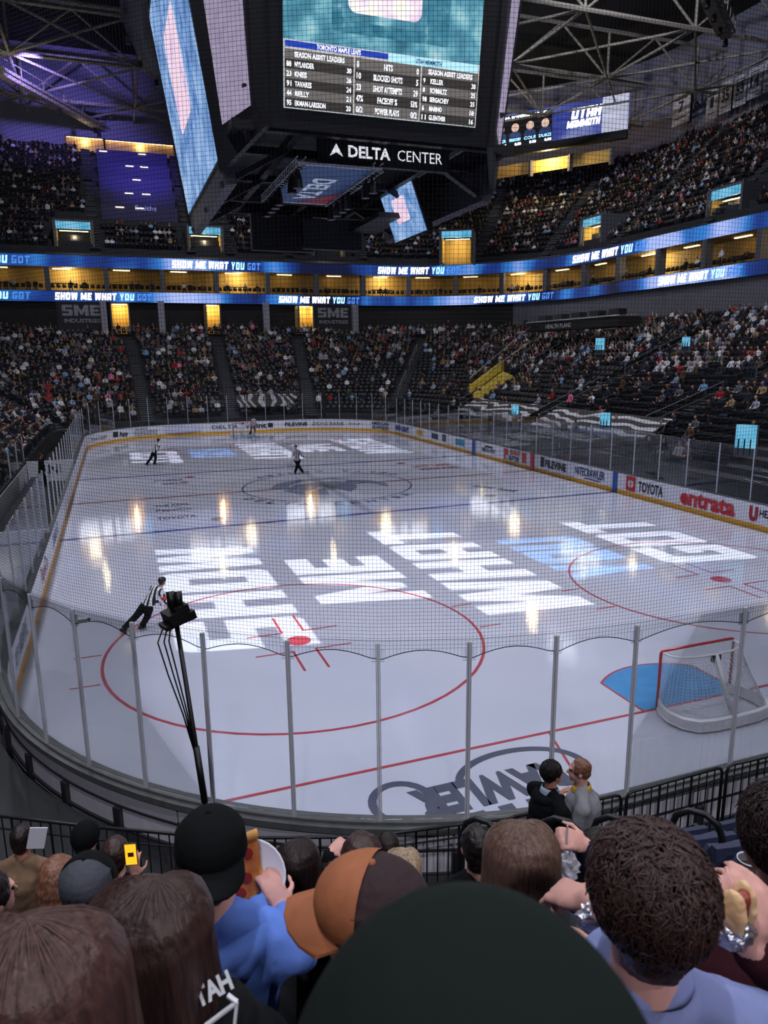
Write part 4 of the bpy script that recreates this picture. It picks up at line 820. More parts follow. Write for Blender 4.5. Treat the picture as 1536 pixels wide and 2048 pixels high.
# ================================================ fill the stands
AISLE_L = [((-7.8, 63), (-8.3, 84.5)), ((.05, 63), (1.7, 84.5)), ((7.6, 63), (11.6, 84.5)), ((15.6, 61), (27.5, 82)), ((15.5, 50), (38, 61)), ((15.3, 38), (39, 43.5)), ((15.3, 27.5), (39, 28.5)), ((15.3, 17), (39, 14)), ((-14.5, 57), (-28, 76))]
AISLE_U = [((x0, 89), (x1, 109)) for x0, x1 in ((-22, -26), (-11.2, -11.6), (-.2, 0), (4.6, 5), (12, 14), (22, 26))]+[((36, 84), (48, 98)), ((42, 77), (58, 88)), ((44, 66), (64, 70)), ((44, 52), (64, 52)), ((44, 40), (64, 38))]
def seg_d(p, a, b):
    ax, ay = b[0]-a[0], b[1]-a[1]; t = max(0, min(1, ((p.x-a[0])*ax+(p.y-a[1])*ay)/(ax*ax+ay*ay))); return hypot(p.x-a[0]-ax*t, p.y-a[1]-ay*t)
spots = []
for B, nm, u0, u1, ais in ((LOW, 'lower', .3, 4.6, AISLE_L), (UP, 'upper', 1.2, 4.5, AISLE_U)):
    for i in range(B['n']):
        t, z = row_tz(B, i)
        for p, n, u in ring_path(t+B['dt']*.62, u0, u1, .56):
            if any(seg_d(p, a, b) < .85 for a, b in ais): continue
            if nm == 'upper' and any((p-V3((q[0]-sin(q[2])*1.7, q[1]+cos(q[2])*1.7, 0))).length < 3.3 for q in PORT): continue
            if nm == 'upper' and -10.6 < p.x < -.6 and p.y > 93.2: continue
            if nm == 'upper' and i < 1: continue
            if nm == 'lower' and i > 23 and any(abs(p.x-cx) < .8 for cx in (-10.9, -4.5, 8.0, 19.6)) and p.y > 83: continue
            if nm == 'lower' and -4 < p.x-14 < .6 and p.y < 47 and p.y > 24: continue      # penalty boxes
            pr = proj(p+V3((0, 0, z+1)))
            if pr[2] < 3 or not (-140 < pr[0] < 1680) or pr[1] > 1150: continue
            bank = 'far' if 2 <= u < 3 else 'left' if u < 2 else 'right'; spots.append((p, n, z, i, nm, bank, pr))
def occ(s):
    p, n, z, i, nm, bank, pr = s
    if nm == 'upper': return .55 if bank != 'left' else .45
    if bank == 'right': return .62 if i > 11 else .26 if i > 5 else .12
    if bank == 'far': return .52 if i > 2 else .35
    return .62
ppl, free = [], []
for s in spots: (ppl if random.random() < occ(s)*(.75+.5*random.random()) else free).append(s)
vis = lambda s: 0 < s[6][0] < 1536 and s[6][1] > 0
ppl.sort(key=lambda s: (not vis(s), s[6][2])); free.sort(key=lambda s: (not vis(s), s[6][2]))
def pose(s): return M4.Translation(s[0]+V3((0, 0, s[2])))@M4.Rotation(atan2(s[1].y, s[1].x)-pi/2, 4, 'Z')
def place_words(items):
    out = {}
    for k, s in enumerate(items): out.setdefault((s[3], s[4], s[5]), []).append((s[6][0], k))
    w_ = {}
    for key, l in out.items():
        for j, (_, k) in enumerate(sorted(l)): w_[k] = '%s from left' % (ORD(j) if j < 40 else 'number %d' % (j+1))
    return w_
PW, SW = place_words(ppl[:300]), place_words(free[:300])
for k, s in enumerate(ppl[:300]):
    stand = random.random() < .06; me = IND[random.choice((3, 7, 11) if stand else (0, 1, 2, 4, 5, 6, 8, 9, 10))]; tn = TN[rng.choice(len(TN), p=TP)]
    if s[5] == 'right' and s[3] > 8 and random.random() < .12: tn = 'white'
    o = bpy.data.objects.new('person', me); COL.objects.link(o); o.matrix_world = pose(s)@M4.Rotation(random.uniform(-.25, .25), 4, 'Z')@M4.Translation((0, .02, -.02)); o.color = lin(TOPS[tn])+(1,)
    tag(o, '%s spectator in a %s top, %s row, %s %s stand, %s' % ('standing' if stand else 'seated', tn, ORD(s[3]), s[4], s[5], PW[k]), 'person', 'spectators in the %s %s stand' % (s[4], s[5]))
for k, s in enumerate(free[:300]):
    o = bpy.data.objects.new('stadium_seat', seat_me); COL.objects.link(o); o.matrix_world = pose(s)
    tag(o, 'empty folded black seat, %s row, %s %s stand, %s' % (ORD(s[3]), s[4], s[5], SW[k]), 'seat', 'empty seats in the %s %s stand' % (s[4], s[5]))
def bulk(name, label, cat, items, kind):
    Vv, Ff, Cc, off = [], [], [], 0
    for s in items:
        M = np.array(pose(s)); 
        if kind == 'seat': co, f, col = slo_v, slo_f, None
        else:
            tp = TEMPL[3 if random.random() < .05 else random.randrange(3)][1]; co, f = tp[1], tp[3]; tn = TN[rng.choice(len(TN), p=TP)]; pal = np.array([random.choice(SKIN), random.choice(HAIR), lin(TOPS[tn]), random.choice(TROU), lin('202024')]); col = pal[tp[2]]; Cc.append(col)
        Vv.append(co@M[:3, :3].T+M[:3, 3]); Ff.append(f+off); off += len(co)
    v = np.concatenate(Vv); f = np.concatenate(Ff); k = f.shape[1]; me = bpy.data.meshes.new(name); me.vertices.add(len(v)); me.vertices.foreach_set('co', v.astype(np.float32).ravel()); me.loops.add(f.size); me.loops.foreach_set('vertex_index', f.astype(np.int32).ravel()); me.polygons.add(len(f)); me.polygons.foreach_set('loop_start', np.arange(0, f.size, k, dtype=np.int32)); me.update(calc_edges=True); me.validate()
    if Cc: c = np.concatenate(Cc); a = me.color_attributes.new('col', 'FLOAT_COLOR', 'POINT'); a.data.foreach_set('color', np.c_[c, np.ones(len(c))].astype(np.float32).ravel())
    return tag(link(name, me, SEATM if kind == 'seat' else STUFM), label, cat, kind='stuff')
for bnk in ('left', 'far', 'right'):
    for lv in ('lower', 'upper'):
        it = [s for s in ppl[300:] if s[4] == lv and s[5] == bnk]; ie = [s for s in free[300:]+ppl[300:] if s[4] == lv and s[5] == bnk]
        if it: bulk('crowd', 'distant crowd filling the %s %s stand' % (lv, bnk), 'crowd', it, 'person')
        if ie: bulk('seat_rows', 'rows of black seats in the %s %s stand' % (lv, bnk), 'seats', ie, 'seat')
suite_sp = []
for p, n, u in ring_path(1.0, 1.1, 4.5, .75):
    if random.random() < .36 and all((p-b_[0]).length > 1.0 for b_ in bays): suite_sp.append((p, n, 14.62, 0, 'suite', 'suite', proj(p)))
bulk('crowd', 'guests sitting along the front of the warm suites', 'crowd', suite_sp, 'person'); bulk('seat_rows', 'dark chairs along the front of the suites', 'seats', [(p-n*1.1, n, 14.66, 0, 'suite', 'suite', None) for p, n, u in ring_path(1.0, 1.1, 4.5, .62)], 'seat')
# aisle stairs with pale step edges
names = iter(['left aisle of the far lower stand', 'middle aisle of the far lower stand', 'right aisle of the far lower stand', 'far right corner aisle', 'right aisle beyond the yellow ramp', 'right aisle behind the penalty boxes', 'right aisle above the blue line', 'nearest right aisle', 'far left corner aisle'])
def tier_z(p, B):
    best = None
    for i in range(B['n']): pass
    return None
def t_of(p):
    lo, hi = 0.0, 2.2
    for _ in range(30):
        m_ = (lo+hi)/2; hx = HX+30.5*m_; yf = 2*HY+27*m_; rc = RC+11.5*m_; qx = abs(p.x)-(hx-rc); qy = p.y-(yf-rc)
        s_ = hypot(max(qx, 0), max(qy, 0))+min(max(qx, qy), 0)-rc
        if s_ > 0: lo = m_
        else: hi = m_
    return lo
step_me = MB().box((0, 0, -.06), (1.1, .46, .2)).box((0, -.22, .045), (1.1, .06, .012)).mesh('step'); step_me.materials.append(CONC); step_me.materials.append(NOSE)
for q in step_me.polygons: q.material_index = 1 if q.index > 5 else 0
step_lo = MB().box((0, 0, -.06), (1.1, .46, .2)).mesh('half_step'); step_lo.materials.append(CONC); RAILM = mat('handrail_steel', '8d8f98', .35, .6)
for (B, ais) in ((LOW, AISLE_L), (UP, AISLE_U)):
    for k, (a, b) in enumerate(ais):
        a3, b3 = V3((a[0], a[1], 0)), V3((b[0], b[1], 0)); d = (b3-a3).normalized(); r = thing('aisle_stairs', 'pale edged stairs, '+(next(names) if B is LOW else 'upper stand, %s aisle from the left' % ORD(k)), 'stairs', a3, atan2(d.y, d.x)-pi/2); n = int((b3-a3).length/.45); last = None; pts = []
        for j in range(n):
            dist = j*.45+.2; p = a3+d*dist; f = (t_of(p)-B['t0'])/B['dt']
            if f < 0 or f > B['n']: continue
            z = B['z0']+B['dz']*(math.floor(f*2)/2); new = last is None or z > last+.05
            o = bpy.data.objects.new('step', step_me if new else step_lo); COL.objects.link(o); o.parent = r; o.location = (0, dist, z); last = z; pts.append((dist, z))
        if B is LOW and k >= 3 and k < 8 and pts:
            for q0, q1 in ((.12, .38), (.5, .8)):
                i0, i1 = int(len(pts)*q0), int(len(pts)*q1); A_, B_2 = V3((0, pts[i0][0], pts[i0][1])), V3((0, pts[i1][0], pts[i1][1]))
                MB().tube([A_, A_+V3((0, 0, 1)), B_2+V3((0, 0, 1)), B_2], .03, 6).tube([A_+V3((0, 0, .55)), B_2+V3((0, 0, .55))], .022, 5).build('handrail', RAILM, r)
# ================================================ right stand fittings, benches
YEL = mat('ramp_yellow', 'd8b93c', .6)
r = thing('stair_ramp', 'yellow lit stair ramp cutting through the right lower stand', 'ramp'); A_, B_2, C_, D_ = at(940, 782, x=20.5), at(1008, 737, x=24), V3(), V3()
q0, q1 = at(938, 790, x=20.5), at(1003, 742, x=24.5); MB().slab([q0, q1, q1+V3((0, 0, 1.0)), q0+V3((0, 0, .9))], (.6, .6, 0)).build('ramp_wall', YEL, r)
MB().slab([q0+V3((0, -.3, 0)), q1+V3((0, -.3, 0)), q1+V3((0, -2.2, -.4)), q0+V3((0, -2.2, -.4))], (0, 0, -.2)).build('ramp_floor', mat('ramp_floor', 'b7a040', .7), r)
MB().tube([q0+V3((0, 0, 1.5)), q1+V3((0, 0, 1.9)), at(1068, 648, x=33)], .05, 6).tube([q0+V3((-.3, -2.2, 1.1)), q1+V3((-.3, -2.2, 1.5)), at(1075, 675, x=32)], .05, 6).build('ramp_rail', RAILM, r); lamp('ramp_lamp', 'POINT', q0.lerp(q1, .5)+V3((-.9, -1.2, 1.6)), 16, (1, .85, .35), .2).parent = r
r = thing('press_platform', 'dark press platform with pale top edge and HEALTH PLANS lettering', 'platform'); MB().box((33.4, 56, 9.7), (2.4, 15.5, .9)).build('platform_body', BLK, r); MB().box((32.15, 56, 10.2), (.2, 15.6, .12)).build('platform_edge', mat('edge_pale', 'b9b9c6', .5), r)
text('platform_lettering', 'HEALTH PLANS', mat('letter_pale', 'c9c9d4', .5), V3((32.15, 60.0, 9.45)), (0, -1, 0), (0, 0, 1), .42, 4.5, .02, r)
for k in range(5): MB().box((33.4, 50+k*3, 10.6), (.9, 1.4, .5)).build('desk_monitor', DKG, r)
for k, (px, py, x, wpx, lab) in enumerate(((1030, 820, 17, 15, 'leftmost low'), (1210, 838, 17, 20, 'middle low'), (1492, 873, 16, 35, 'rightmost low'), (1200, 688, 28, 18, 'left high'), (1372, 683, 26, 14, 'right high'))):
    q = at(px, py, x=x); d_ = (q-CAM).length; w_ = wpx*d_/FPX*.95; h = w_*1.25; r = thing('entrance_sign', '%s pale blue glowing entrance panel in the right lower stand' % lab, 'sign', q-V3((0, 0, h/2)), .5)
    MB().box((0, 0, h/2), (.12, w_, h)).build('glowing_panel', BLUEP, r); MB().box((.1, 0, h/2-.2), (.1, w_*1.15, h+.4)).build('panel_frame', COLM, r)
    for j in (-1, 0, 1): MB().tube([(-.15, j*w_*.3, -.3), (-.15, j*w_*.3, h*.4)], .03, 5).build('guard_bar', DKG, r)
# zebra covers over empty seat blocks
def zebra():
    m = mat('cover_print', '101014', .7); N = m.node_tree.nodes; L = m.node_tree.links; tc = N.new('ShaderNodeTexCoord'); wv = N.new('ShaderNodeTexWave'); wv.inputs['Scale'].default_value = .35; wv.inputs['Distortion'].default_value = 7; wv.inputs['Detail'].default_value = 1; r_ = N.new('ShaderNodeValToRGB'); r_.color_ramp.elements[0].position = .62; r_.color_ramp.elements[1].position = .68; r_.color_ramp.elements[0].color = (.012, .012, .016, 1); r_.color_ramp.elements[1].color = (.42, .42, .46, 1)
    L.new(tc.outputs['Object'], wv.inputs[0]); L.new(wv.outputs[0], r_.inputs[0]); L.new(r_.outputs[0], N['Principled BSDF'].inputs['Base Color']); return m
ZB = zebra()
for (u0, u1, lab) in ((4.1, 4.28, 'left white streaked black cover over seats behind the right boards'), (4.31, 4.5, 'right white streaked black cover over seats behind the penalty boxes'), (2.55, 2.95, 'white streaked black cover over seats behind the far goal')):
    rows = []
    for u in np.linspace(u0, u1, 12):
        rr_ = []
        for k in range(4): t, z = row_tz(LOW, k); rr_.append(ringp(t+.012, u)[0]+V3((0, 0, z+.95)))
        rows.append(rr_)
    mb = MB().grid(rows); top_ = [p for p in mb.v]; n = len(top_); mb.grid([[p-V3((0, 0, .08)) for p in r_] for r_ in rows]); tag(mb.build('seat_cover', ZB), lab, 'cover')
# team bench, left side
r = thing('team_bench', 'white walled team bench behind the left boards', 'bench'); MB().box((-15.6, 29, .55), (.15, 18, 1.1)).build('back_wall', BW, r); MB().box((-15.0, 29, .25), (.45, 16, .5)).build('bench_seat', DKG, r); MB().box((-14.3, 38.4, .6), (2.6, .12, 1.2)).build('end_wall', BW, r); MB().box((-14.3, 19.6, .6), (2.6, .12, 1.2)).build('end_wall', BW, r)
text('end_lettering', 'ANI', mat('print_ink', '23284a', .5), V3((-15.0, 38.3, .5)), (1, 0, 0), (0, 0, 1), .5, 1.3, .02, r)
for y in (20, 23, 26, 32, 35, 38): MB().box((-15.6, y, 1.9), (.05, .06, 1.6)).build('rear_post', ALU, r)
for y in (21.5, 24.5, 29, 33.5, 36.5): MB().box((-15.6, y, 1.85), (.015, 2.8, 1.4)).build('rear_glass', GLS, r)
# ================================================ foreground figures
SK = {k: mat('skin_'+k, c, .55, noise=.08, scale=14, spec=.35) for k, c in (('fair', 'c58f80'), ('warm', 'b57a66'), ('pink', 'cf9a90'))}
HM = {k: mat('hair_'+k, c, .42, c2=c2, scale=26, stretch=(4, 4, .5), bump=.4, spec=.4) for k, c, c2 in (('darkbrown', '170f10', '2e1f1e'), ('brown', '2a1b1b', '432d2a'), ('reddish', '3a2523', '553a34'), ('light', '4e3a32', '70564a'), ('blonde', '6e5a48', 'c0a68a'), ('black', '0e0c0e', '221a1a'), ('ginger', '5a3a2c', '8a5c48'))}
CL = {}
def cloth(k, c, rough=.9): CL[k] = mat('cloth_'+k, c, rough, noise=.16, scale=5, bump=.25, spec=.15); return CL[k]
for k, c in (('black', '111216'), ('darkgreen', '17211e'), ('skyblue', '5f7fd0'), ('tan', '7d6450'), ('greyblue', '7d86b4'), ('blazer', '83838a'), ('navy', '1a1d2e'), ('charcoal', '2a2c33'), ('maroon', '3a1820'), ('jeans', '33466a'), ('teal', '2c3a40'), ('ink', '0c0d11')): cloth(k, c)
def hand(mb, w_, fwd, nrm, side=1, curl=.5, s=1.0, spread=.12, thumb=.5):
    w_, f, n = V3(w_), V3(fwd).normalized(), V3(nrm); n = (n-f*n.dot(f)).normalized(); lat = f.cross(n)*side
    R = M4((lat, f, n)).transposed(); mb.ball(w_+f*.05*s, (.041*s, .054*s, .017*s), 10, 7, R); mb.ball(w_+f*.012*s, (.03*s, .03*s, .02*s), 10, 6, R)
    for i, (lo, ln) in enumerate(((.031, .072), (.0105, .082), (-.0105, .077), (-.031, .06))):
        p = w_+(f*.092+lat*lo)*s; d = (f+lat*(lo*spread*30)).normalized(); P = [p-f*.02*s, p]; a = curl*.8
        for k in (.45, .31, .24): d = (M4.Rotation(a, 3, lat)@d) if (M4.Rotation(a, 3, lat)@d).dot(n) < d.dot(n) else (M4.Rotation(-a, 3, lat)@d); p = p+d*(ln*k*s); P.append(p); a = curl
        limb(mb, P, [.0098*s, .0095*s, .009*s, .0083*s, .0072*s], 8)
    b = w_+(f*.025+lat*.034)*s; d = (f*.55+lat*.75-n*thumb).normalized(); p1 = b+d*.042*s; d2 = (f*.85+lat*.25-n*(thumb+.2)).normalized(); limb(mb, [b-lat*.01*s, b, p1, p1+d2*.032*s], [.013*s, .0125*s, .0105*s, .0088*s], 8); return mb
def head_shape(mb, s=1.0):
    mb.ball((0, -.012, .025), (.076*s, .096*s, .098*s), 14, 10); mb.ball((0, .03, -.05), (.058, .062, .068), 12, 8); mb.ball((0, .055, -.085), (.034, .034, .028), 10, 6)
    limb(mb, [(0, .086, .012), (0, .108, -.028)], [.009, .014], 8); mb.ball((0, .085, -.062), (.024, .012, .012), 8, 5); mb.ball((0, .078, .03), (.055, .02, .012), 8, 5)
    for x in (-1, 1): mb.ball((x*.078, -.012, -.012), (.012, .021, .032), 8, 6)
    return mb
ARM0 = ((-.26, .02, -.56), (-.12, .24, -.58)), ((.26, .02, -.56), (.12, .24, -.58))
def torso(mb, stand, g=0.0, wide=1.0, legs=True, lean=0.0):
    """shoulders to hips (and thighs) in head coordinates; g = how much thicker than the body"""
    L = lambda z: -lean*(z+.2)*-1
    mb.ball((0, -.035+L(-.31), -.315), (.195*wide+g, .105+g, .10+g), 14, 8); limb(mb, [(0, -.03+L(-.36), -.36), (0, -.03+L(-.55), -.55), (0, -.02+L(-.70), -.70)], [.145*wide+g, .135*wide+g, .15*wide+g], 14)
    for s in (-1, 1): mb.ball((s*.185*wide, -.035+L(-.3), -.285), (.07+g, .07+g, .06+g), 10, 7); limb(mb, [(s*.04, -.04+L(-.2), -.185), (s*.15*wide, -.04+L(-.27), -.255)], [.05+g, .055+g], 8)
def legs(mb, stand, g=0.0):
    for s in (-1, 1):
        if stand: limb(mb, [(s*.09, 0, -.74), (s*.1, .02, -1.14), (s*.1, -.01, -1.56)], [.10+g, .07+g, .05+g])
        else: limb(mb, [(s*.1, .0, -.72), (s*.13, .40, -.70), (s*.13, .42, -.76), (s*.13, .42, -1.14)], [.095+g, .075+g, .068+g, .05+g])
def figure(label, px, py, d, yaw, top='black', skin='fair', hair=None, stand=False, arms=ARM0, hands=None, wide=1.0, voxel=.013, trousers='ink', sleeve=1.0, pitch=0, roll=0, lean=0.0, extra=None, pos=None, name='person', topname='jacket', cm=None, head_s=1.0):
    """yaw: 0 looks along the rink, positive to the right"""
    loc = pos if pos is not None else at(px, py, d=d); toL = lambda q: (M4.Rotation(yaw, 3, 'Z')@(q-loc)) if isinstance(q, V3) else V3(q); root = thing(name, label, 'person', loc, -yaw); HR = M4.Rotation(pitch, 4, 'X')@M4.Rotation(roll, 4, 'Y')
    hb = head_shape(MB(), head_s); body = MB(); body.add([HR@v for v in hb.v], hb.f); limb(body, [HR@V3((0, -.015, -.07)), (0, -.035+lean*.02, -.20)], [.054, .062], 12)
    torso(body, stand, 0, wide, lean=lean); legs(body, stand); topm = MB(); torso(topm, stand, .018, wide, lean=lean)
    for i, s in enumerate((-1, 1)):
        if arms[i] is None: continue
        sh = V3((s*.19*wide, -.035, -.29)); el, wr = toL(arms[i][0]), toL(arms[i][1]); limb(body, [sh, el, wr], [.054, .043, .028])
        e2 = sh.lerp(el, min(1, sleeve*2)) if sleeve < .5 else el.lerp(wr, (sleeve-.5)*2*.94); limb(topm, [sh, e2], [.074, .058]) if sleeve <= .5 else limb(topm, [sh, el, e2], [.074, .06, .043])
        hd = (hands or {}).get(i); f = (wr-el).normalized()
        if hd: hand(body, wr, (toL(hd['to'])-wr) if 'to' in hd else hd.get('f', f), hd.get('n', (0, 0, 1)), hd.get('side', -s), hd.get('curl', .5), 1.0, hd.get('spread', .12), hd.get('thumb', .5))
        else: hand(body, wr, f, (0, 0, 1), -s, .55)
    bo = link('body', remesh(body, voxel, 3), SK[skin], root); tm = cm or CL[top]
    tq = link(topname, remesh(topm, .016, 3, disp=(.016, .09)), tm, root)
    lg = MB(); legs(lg, stand, .014); limb(lg, [(0, -.02, -.70), (0, 0, -.74)], [.17, .165], 12); link('trousers', remesh(lg, .022, 2, .5), CL[trousers], root)
    sh_ = MB()
    for s in (-1, 1): y, z = (-.0, -1.60) if stand else (.43, -1.17); limb(sh_, [(s*.12, y-.02, z), (s*.125, y+.15, z-.015)], [.052, .045])
    link('shoes', remesh(sh_, .016, 2, .5), CL['charcoal'], root)
    ey = MB()
    for s in (-1, 1): p = HR@V3((s*.03, .079, .008)); ey.ball(p, (.013, .009, .008), 8, 6)
    ey.build('eyes', mat('eye_dark', '1a1412', .3), root, True); hp = []
    if hair: hair(root, HR, hp)
    if extra: extra(root, HR)
    return root
def put(mb, HR): mb.v = [HR@v for v in mb.v]; return mb
def hair_short(m, vol=1.0, curl=0, seed=1, low=-.03):
    def f(root, HR, _):
        rr = random.Random(seed); mb = MB().ball((0, -.022, .042), (.087*vol, .102*vol, .092*vol), 16, 10).ball((0, -.055, -.005), (.08*vol, .066*vol, .075*vol), 14, 8).ball((0, -.066, low-.02), (.062, .045, .05), 12, 7)
        for x in (-1, 1): mb.ball((x*.06, -.0, .02), (.03*vol, .05, .05), 8, 6)
        link('hair', remesh(put(mb, HR), .008, 2, None, (.014, .03)), HM[m], root)
        if curl:
            st = MB(); top = V3((0, -.03, 1))
            for _ in range(int(curl*2600)):
                a, b = rr.uniform(0, 2*pi), rr.uniform(-.75, 1); c = sqrt(max(0, 1-b*b)); nrm = V3((c*cos(a), c*sin(a), b)); p = V3((.087*vol*nrm.x, -.03+.104*vol*nrm.y, .036+.097*vol*nrm.z))
                if (p.y > .05 and p.z < .07) or (p.z < -.03 and p.y > -.03): continue
                fl = (nrm*b-V3((0, 0, 1))+V3((rr.uniform(-.9, .9), rr.uniform(-.9, .9), rr.uniform(-.5, .5)))); fl = (fl-nrm*fl.dot(nrm)).normalized(); t2 = nrm.cross(fl); L_ = rr.uniform(.025, .055); w_ = rr.uniform(-.012, .012)
                st.tube([p-fl*L_*.4, p+nrm*.007+t2*w_, p+fl*L_*.4+nrm*.009-t2*w_, p+fl*L_*.8+nrm*rr.uniform(0, .01)+t2*w_], [.0015, .0028, .0025, .0008], 4, False)
            tag(link('hair_curls', put(st, HR).mesh('hair_curls', True), HM[m], root), kind='stuff')
    return f
def hair_long(m, length=.36, wide=1.0, n=44, seed=3, part=0.0, flip=0.0):
    def f(root, HR, _):
        rr = random.Random(seed); mb = MB().ball((0, -.022, .036), (.086*wide, .102, .092), 16, 10); Rx, Ry = .094*wide, .108
        for k in range(n):
            a = pi*(-.16+1.32*k/(n-1)); ca, sa = cos(a), -sin(a); P = []
            for e in (.0, .3, .6, .95, 1.3, 1.6): P.append(V3((part*(1-e/1.6)+ca*Rx*sin(e), -.02+sa*Ry*sin(e), .034+.098*cos(e))))
            ln = length*rr.uniform(.9, 1.06); w1, w2 = rr.uniform(-.05, .05), rr.uniform(-.06, .06)
            P += [V3((ca*Rx*(1.06+w1), -.024+sa*Ry*1.03, -.03-(ln-.03)*.3)), V3((ca*Rx*(1.06+w2), -.03+sa*Ry*1.02, -.03-(ln-.03)*.65)), V3((ca*Rx*(.98-flip), -.034+sa*Ry*(.96-flip), -ln))]
            mb.tube(P, [.006, .010, .0125, .0135, .0135, .0135, .0135, .012, .004], 7)
        mb.tube([(0, -.05, .04), (0, -.07, -.08), (0, -.06, -length*.85)], [.075*wide, .075*wide, .05*wide], 12)
        base = link('hair', remesh(put(mb, HR), .006, 2), HM[m], root); st = MB()
        for k in range(460):
            a = pi*(-.17+1.34*rr.random()); ca, sa = cos(a), -sin(a); o_ = 1+rr.uniform(.04, .10); P = []; e0 = rr.choice((0, 0, 0, .3, .6))
            for e in (.0, .3, .6, .95, 1.3, 1.6):
                if e >= e0: P.append(V3((part*(1-e/1.6)+ca*Rx*sin(e)*o_, -.02+sa*Ry*sin(e)*o_, .034+.098*cos(e)*(o_+.02))))
            ln = length*rr.uniform(.85, 1.1); w1, w2 = rr.uniform(-.03, .03), rr.uniform(-.05, .05)
            P += [V3((ca*Rx*(o_+.06+w1), -.024+sa*Ry*(o_+.03), -.03-(ln-.03)*.3)), V3((ca*Rx*(o_+.05+w2), -.03+sa*Ry*(o_+.02), -.03-(ln-.03)*.65)), V3((ca*Rx*(o_-.03-flip), -.034+sa*Ry*(o_-.05-flip), -ln))]
            st.tube(P, [.0021]*(len(P)-1)+[.0008], 4, False)
        tag(link('hair_strands', put(st, HR).mesh('hair_strands', True), HM[m], root), kind='stuff')
    return f
def cap_crown(mb, s=1.0, dz=.0): mb.ball((0, -.01, .05+dz), (.091*s, .107*s, .083*s), 18, 10); mb.lathe([(.0905*s, -.03), (.094*s, .0), (.088*s, .06)], (0, -.008, .03+dz), 20); return mb
def cap(crown_m, bill_m, back=False, front_m=None, s=1.0, dz=.0, logo=None):
    def f(root, HR):
        c = cap_crown(MB(), s, dz); c = MB().add([HR@v for v in c.v if True], c.f); crown = link('cap', remesh(c, .007, 2), crown_m, root); sg = -1 if back else 1
        rows = []
        for i in range(9):
            a = radians(-72+144*i/8); rows.append([HR@V3((.088*s*sin(a), sg*(.085*s*cos(a))-.01, .028+dz-.012*abs(sin(a)))), HR@V3((.094*s*sin(a), sg*(.085*cos(a)*s+.035+.045*cos(a))-.01, .02+dz-.03*abs(sin(a)))), HR@V3((.09*s*sin(a), sg*(.085*s*cos(a)+.045+.055*cos(a))-.01, .012+dz-.032*abs(sin(a))))])
        mb = MB().grid(rows); top = [[p+V3((0, 0, .006)) for p in r_] for r_ in rows]; mb.grid(top); mb.grid([[a[-1] for a in rows], [a[-1] for a in top]]); mb.build('bill', bill_m, crown, True)
        MB().ball(HR@V3((0, -.01, .134*1.0+dz)), .009, 8, 5).build('button', bill_m, crown, True)
        if front_m is not None:
            fm = MB().ball((0, -.008, .05+dz), (.0945*s, .0865*s, .111*s), 28, 24, M4(((1, 0, 0), (0, 0, 1), (0, -1, 0)))); keep = [q for q in fm.f if all((fm.v[i].y+.008)*sg > -.002 and fm.v[i].z > -.005+dz for i in q)]; fm.f = keep; fm.v = [HR@v for v in fm.v]; fm.build('front_panel', front_m, crown, True)
    return f
def beanie(m, s=1.0, cuff=True, tall=1.0):
    def f(root, HR):
        mb = MB().ball((0, -.012, .035), (.096*s, .113*s, .105*s*tall), 22, 14); b = link('beanie', remesh(put(mb, HR), .008, 2), m, root)
        if cuff: rows = [[HR@V3((r_*s*cos(a), -.012+r_*1.17*s*sin(a), z)) for a in np.linspace(0, 2*pi, 33)[:-1]] for r_, z in ((.092, -.035), (.101, -.03), (.103, .0), (.101, .022), (.094, .025))]; MB().grid(rows, True).build('cuff', m, b, True)
    return f
def both(*fs):
    def f(root, HR):
        for q in fs: q(root, HR)
    return f
def hood(m, z=-.2):
    def f(root, HR): link('hood', remesh(MB().tube([(.11, .05, -.2), (.125, -.06, -.215), (.06, -.135, -.24), (0, -.15, -.25), (-.06, -.135, -.24), (-.125, -.06, -.215), (-.11, .05, -.2)], [.03, .045, .055, .06, .055, .045, .03], 10), .012, 3), m, root)
    return f
def collar(m, r=.078):
    def f(root, HR): MB().grid([[V3((k*r*cos(a), -.03+k*r*1.05*sin(a), z-.012*sin(a))) for a in np.linspace(0, 2*pi, 25)[:-1]] for k, z in ((.88, -.145), (.95, -.135), (1.12, -.165), (1.2, -.195))], True).build('collar', m, root, True)
    return f
G = cloth('beanie_green', '121a17'); KN = cloth('beanie_black', '0b0d0f')
# nearest people
figure('person in a big dark green beanie nearest the camera at the bottom', 945, 2330, .43, .35, 'ink', 'fair', hair_short('black'), extra=both(beanie(G, 1.2, False, 1.02), hood(G)), topname='coat', voxel=.016)
figure('person with blurred reddish brown hair at the bottom left corner', 88, 2000, .95, .2, 'charcoal', 'fair', hair_long('reddish', .34, 1.12, seed=5), voxel=.016)
def utah_back(root, HR):
    W_ = mat('jersey_white', 'd6d8e0', .8); inv = lambda q: M4.Rotation(.18, 3, 'Z')@(q-V3(root.location)); L = lambda px, py, d: inv(at(px, py, d=d))
    link('jersey_shoulder', remesh(limb(MB(), [L(330, 2110, 1.27), L(425, 2065, 1.27), L(500, 2120, 1.30)], [.085, .088, .085], 14), .01, 3, None, (.008, .06)), CL['black'], root)
    o, x = L(372, 2030, 1.17), L(466, 1975, 1.18)-L(372, 2030, 1.17); y = L(352, 1995, 1.18)-L(372, 2030, 1.17)
    t = text('jersey_lettering', 'UTAH', W_, o, x, y, .028, .085, .04); t.parent = root
    MB().bar(L(400, 2060, 1.165), L(474, 2004, 1.175), .007, .004).bar(L(474, 2004, 1.175), L(468, 2060, 1.17), .004, .004).bar(L(455, 1990, 1.18), L(474, 2004, 1.175), .007, .004).build('jersey_stripe', W_, root)
